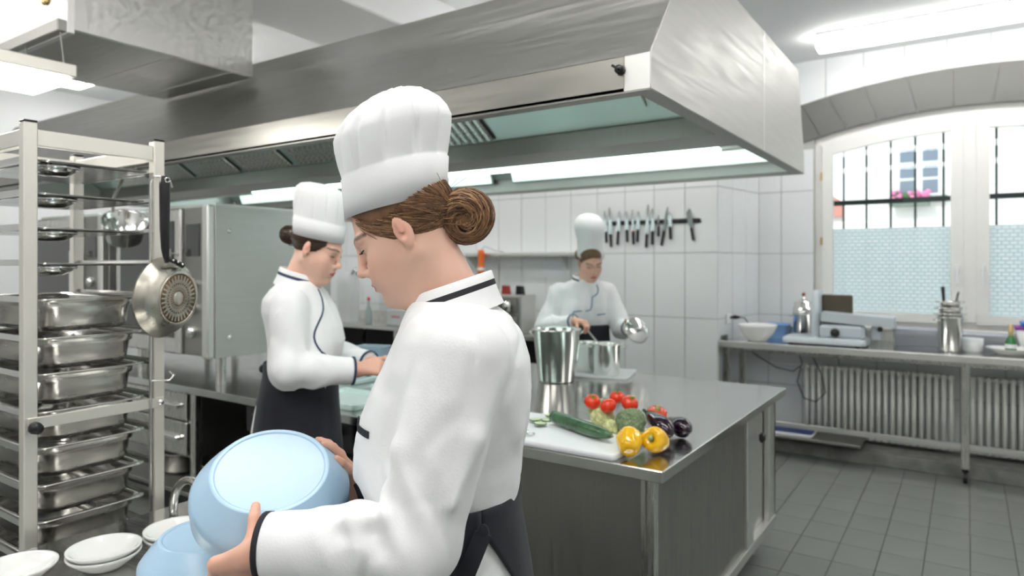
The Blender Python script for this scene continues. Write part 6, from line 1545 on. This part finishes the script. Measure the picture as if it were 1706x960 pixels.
# ================================================================== chef behind the island, seen from the front
def chef_back():
    L0, D0 = .527, 5.0
    fx, fy = -math.sin(VIEW), math.cos(VIEW); rx_, ry_ = math.cos(VIEW), math.sin(VIEW)
    yaw = math.atan2(-fy, -fx)
    P = Person((fx * D0 + rx_ * L0, fy * D0 + ry_ * L0), yaw, 'woman chef behind the island stirring a pot and lifting its lid')
    hp = V(.075, .040, 1.567); hR = rotm(math.radians(30), math.radians(14), math.radians(-4)); hs = 1.06; H2B = lambda q: hp + hR @ (V(*q) * hs)
    wr = V(.315, -.085, 1.150); wl = V(.33, .285, 1.105)
    rh = auto_hand(wr, (.6, .6, .0), (.3, .2, -.8), (.5, -.2, .6), (.8, 1.0, .8)); lh = auto_hand(wl, (.75, .2, .1), (.2, -.8, -.2), (.2, -.1, .9), (.7, .9, .7))
    F = Field().u(head_prim(hp, hR, hs)); F.u(f_cap(H2B((-.022, 0, -.035)), (-.01, .015, 1.40), .052, .06), .03); F.u(f_cap(H2B((.028, 0, -.062)), (.04, .02, 1.40), .035, .045), .03)
    F.u(f_loft([(1.43, .01, .01, .06, .08), (1.36, .01, 0, .09, .16), (1.24, .01, 0, .11, .15), (1.05, .0, 0, .10, .13), (.92, 0, 0, .11, .15), (.82, 0, 0, .08, .14)]), .03)
    er_, el = V(.06, -.285, 1.085), V(.07, .27, 1.075)
    F.u(f_cap((.0, -.17, 1.345), er_, .048, .04), .03); F.u(f_cap(er_, wr, .04, .026), .02); F.u(f_cap((.0, .17, 1.345), el, .048, .04), .03); F.u(f_cap(el, wl, .04, .026), .02)
    hand_chain(F, wr, rh); hand_chain(F, wl, lh); legs(F)
    P.body(F, (-.2, .50, -.38, .40, 0, 1.76), .012, (((.02, .49, .0055),), ((-.16, .36, .0055),), ((1.02, 1.21, .0055), (1.40, 1.66, .0042))), hp, hR, hs)
    J = Field().u(f_loft([(1.440, .012, .012, .078, .088), (1.41, .005, .005, .100, .150), (1.37, .0, 0, .118, .195), (1.32, .005, 0, .132, .205), (1.24, .012, 0, .148, .20), (1.15, .012, 0, .145, .19), (1.08, .005, 0, .135, .18), (1.0, 0, 0, .14, .185), (.86, 0, 0, .155, .195)], 2.3))
    cr, cl = V(.300, -.098, 1.147), V(.315, .284, 1.105)
    for (sh_, e_, c_) in ((V(.0, -.175, 1.340), er_, cr), (V(.0, .175, 1.340), el, cl)):
        J.u(f_cap(sh_, e_, .080, .074), .016); fa = c_ - e_; J.u(f_cap(e_, e_ + fa * .5, .074, .062), .02); J.u(f_cone(e_ + fa * .3, c_, .064, .054), .02)
    fo = folds(.014); J.disp(lambda Q: fo(Q) * np.clip(np.minimum(np.linalg.norm(Q - cl, axis=1), np.linalg.norm(Q - cr, axis=1)) / .10 - .5, .15, 1))
    jk = P.cloth('jacket', J, (-.2, .38, -.40, .40, .85, 1.46), .011, CLOTH, 1)
    for (c_, e_) in ((cr, er_), (cl, el)): u = (c_ - e_) / np.linalg.norm(c_ - e_); ring_band(P, c_ - u * .002, u, .055, .010, TRIMB, 'cuff_trim', jk)
    collar(P, .014, 1.432, .090, .088, .30, TRIMB, .5, parent=jk)
    def on(y, z): return surf(J, (.0, y, z), (1, 0, 0), .3) + V(.001, 0, 0)
    BLP = mat('blue_piping', (.10, .20, .38), .75, bump=.1, bscale=300)
    crv = [(.085, 1.40), (.095, 1.37), (.092, 1.345), (.075, 1.325), (.052, 1.315), (.048, 1.29), (.045, 1.25), (.035, 1.222), (.01, 1.214), (-.04, 1.212), (-.085, 1.208), (-.105, 1.195), (-.108, 1.165), (-.108, 1.13)]
    P.mesh('front_piping', MB().tube([on(*c) for c in crv], .0042, 6), BLP, jk, 'blue piping')
    P.mesh('pocket_piping', MB().tube([on(.085, 1.185), on(.115, 1.187), on(.145, 1.19)], .0042, 6), BLP, jk)
    hc = V(.075, .045, 1.610); hatR = rotm(math.radians(18), math.radians(14), math.radians(-4))
    rg = [(0, .05, .098, .086, 0), (0, .002, .1, .0885, 0), (0, 0, .1105, .0985, 0), (0, .05, .108, .096, 0), (0, .085, .105, .093, .1), (0, .12, .107, .096, .5), (0, .17, .118, .108, .5), (0, .215, .122, .112, .5), (0, .25, .108, .10, .6), (0, .275, .080, .075, .8), (0, .288, .045, .042, 1.0), (0, .291, .01, .01, 1)]
    rg = [(cx - .26 * cz, cz, hx, hy, pl) for (cx, cz, hx, hy, pl) in rg]
    P.mesh('hat', toque(P, hc, hatR, 1.0, rg, 12, .03), HATC, None, 'soft rounded white toque', fix=False)
    HM = hair_mat('light_brown_hair', (.16, .09, .045)); cen = (-.012, 0, .045); rad = (.1035, .0815, .0935)
    G = Field().u(f_ell(cen, rad), .01); G.isect(lambda Q: (Q[:, 0] - .025) * .80 - Q[:, 2] * .60, .006); G.isect(lambda Q: -(Q[:, 2] + .03) * .80 + (Q[:, 0] - .020) * .5, .012); G.u(f_ell((-.125, -.02, -.01), (.04, .05, .05)), .02)
    G2 = Field(); G2.ops = [('u', lambda Q: G(((Q - hp) @ hR) / hs, cull=False) * hs, hp, .25, .01)]
    P.cloth('hair', G2, (-.16, .25, -.12, .18, 1.38, 1.76), .007, HM, 2, label='light brown hair tied back')
    lashes(P, hp, hR, hs, P.root, 1, -.25); lashes(P, hp, hR, hs, P.root, -1, -.25)
    ap = [(1.11, .006, .146, .19), (1.05, .002, .146, .19), (.95, 0, .155, .20), (.8, 0, .172, .215), (.45, 0, .20, .235)]
    apron_mesh(P, ap, PI, lambda z: max(0, min(.45, (1.05 - z) * 1.6)), [1.11, 1.09, 1.07, 1.04, 1.0, .95, .9, .8, .65, .45], 60)
    Tr = Field(); legs(Tr, .09, 0, .93, (.10, .08, .065)); Tr.isect(lambda Q: .075 - Q[:, 2]); P.cloth('trousers', Tr, (-.2, .25, -.25, .25, .05, 1.1), .016, mat('dark_trousers', (.03, .03, .035), .8), 1)
    shoes = Field()
    for s in (-1, 1): shoes.u(f_ell((.05, s * .09, .04), (.125, .048, .045)), .01)
    shoes.isect(lambda Q: .002 - Q[:, 2]); P.cloth('shoes', shoes, (-.1, .2, -.16, .16, -.01, .1), .012, BLACKP, 1)
    # spoon in the right hand, lid in the left
    hr_ = np.mean([f[0][1] for f in rh[1:3]], axis=0) + V(.004, 0, -.014)
    sp_ = thing('stirring_spoon', 'long steel spoon in the far chef\'s hand reaching into the small pot', 'spoon', P.wpt((.62, .14, 1.0)))
    tip = (-1.79, 3.675, 1.02); a = V(*P.wpt(hr_)); t_ = V(*tip); d = (t_ - a)
    part('spoon_stem', MB().tube([a - d * .32, a, t_], .0055, 8), STEELP, sp_); part('spoon_bowl', MB().ball(tip, (.03, .022, .014), 14, 8), STEELP, sp_)
    lc = np.mean([f[0][2] for f in lh[1:4]], axis=0)
    ld = thing('saucepan_cover', 'round steel lid tilted in the far chef\'s left hand', 'lid', P.wpt(lc))
    n_ = V(*P.wpt((.75, .35, .35))) - V(*P.wpt((0, 0, 0))); c0_ = V(*P.wpt(lc + V(.055, .045, -.005)))
    LM = T(*c0_) @ zto(n_) 
    part('lid_disc', MB().lathe([(0, .018), (.03, .016), (.075, .006), (.086, 0), (.090, -.002), (.088, -.006), (.074, 0), (0, .012)], 36, LM), STEELP, ld, fix=False)
    part('lid_knob', MB().lathe([(0, .046), (.016, .044), (.018, .034), (.008, .026), (.008, .014), (0, .014)], 16, LM), STEELP, ld)
    gl_ = MB().tube(arc((0, 0, 0), .03, 0, PI, 8, 'xz'), .004, 6); gl_.v = [tuple(LM @ Vector((v[0] * .9, v[1] + .06, v[2] * .8))) for v in gl_.v]; part('lid_loop', gl_, STEELP, ld)
chef_back()
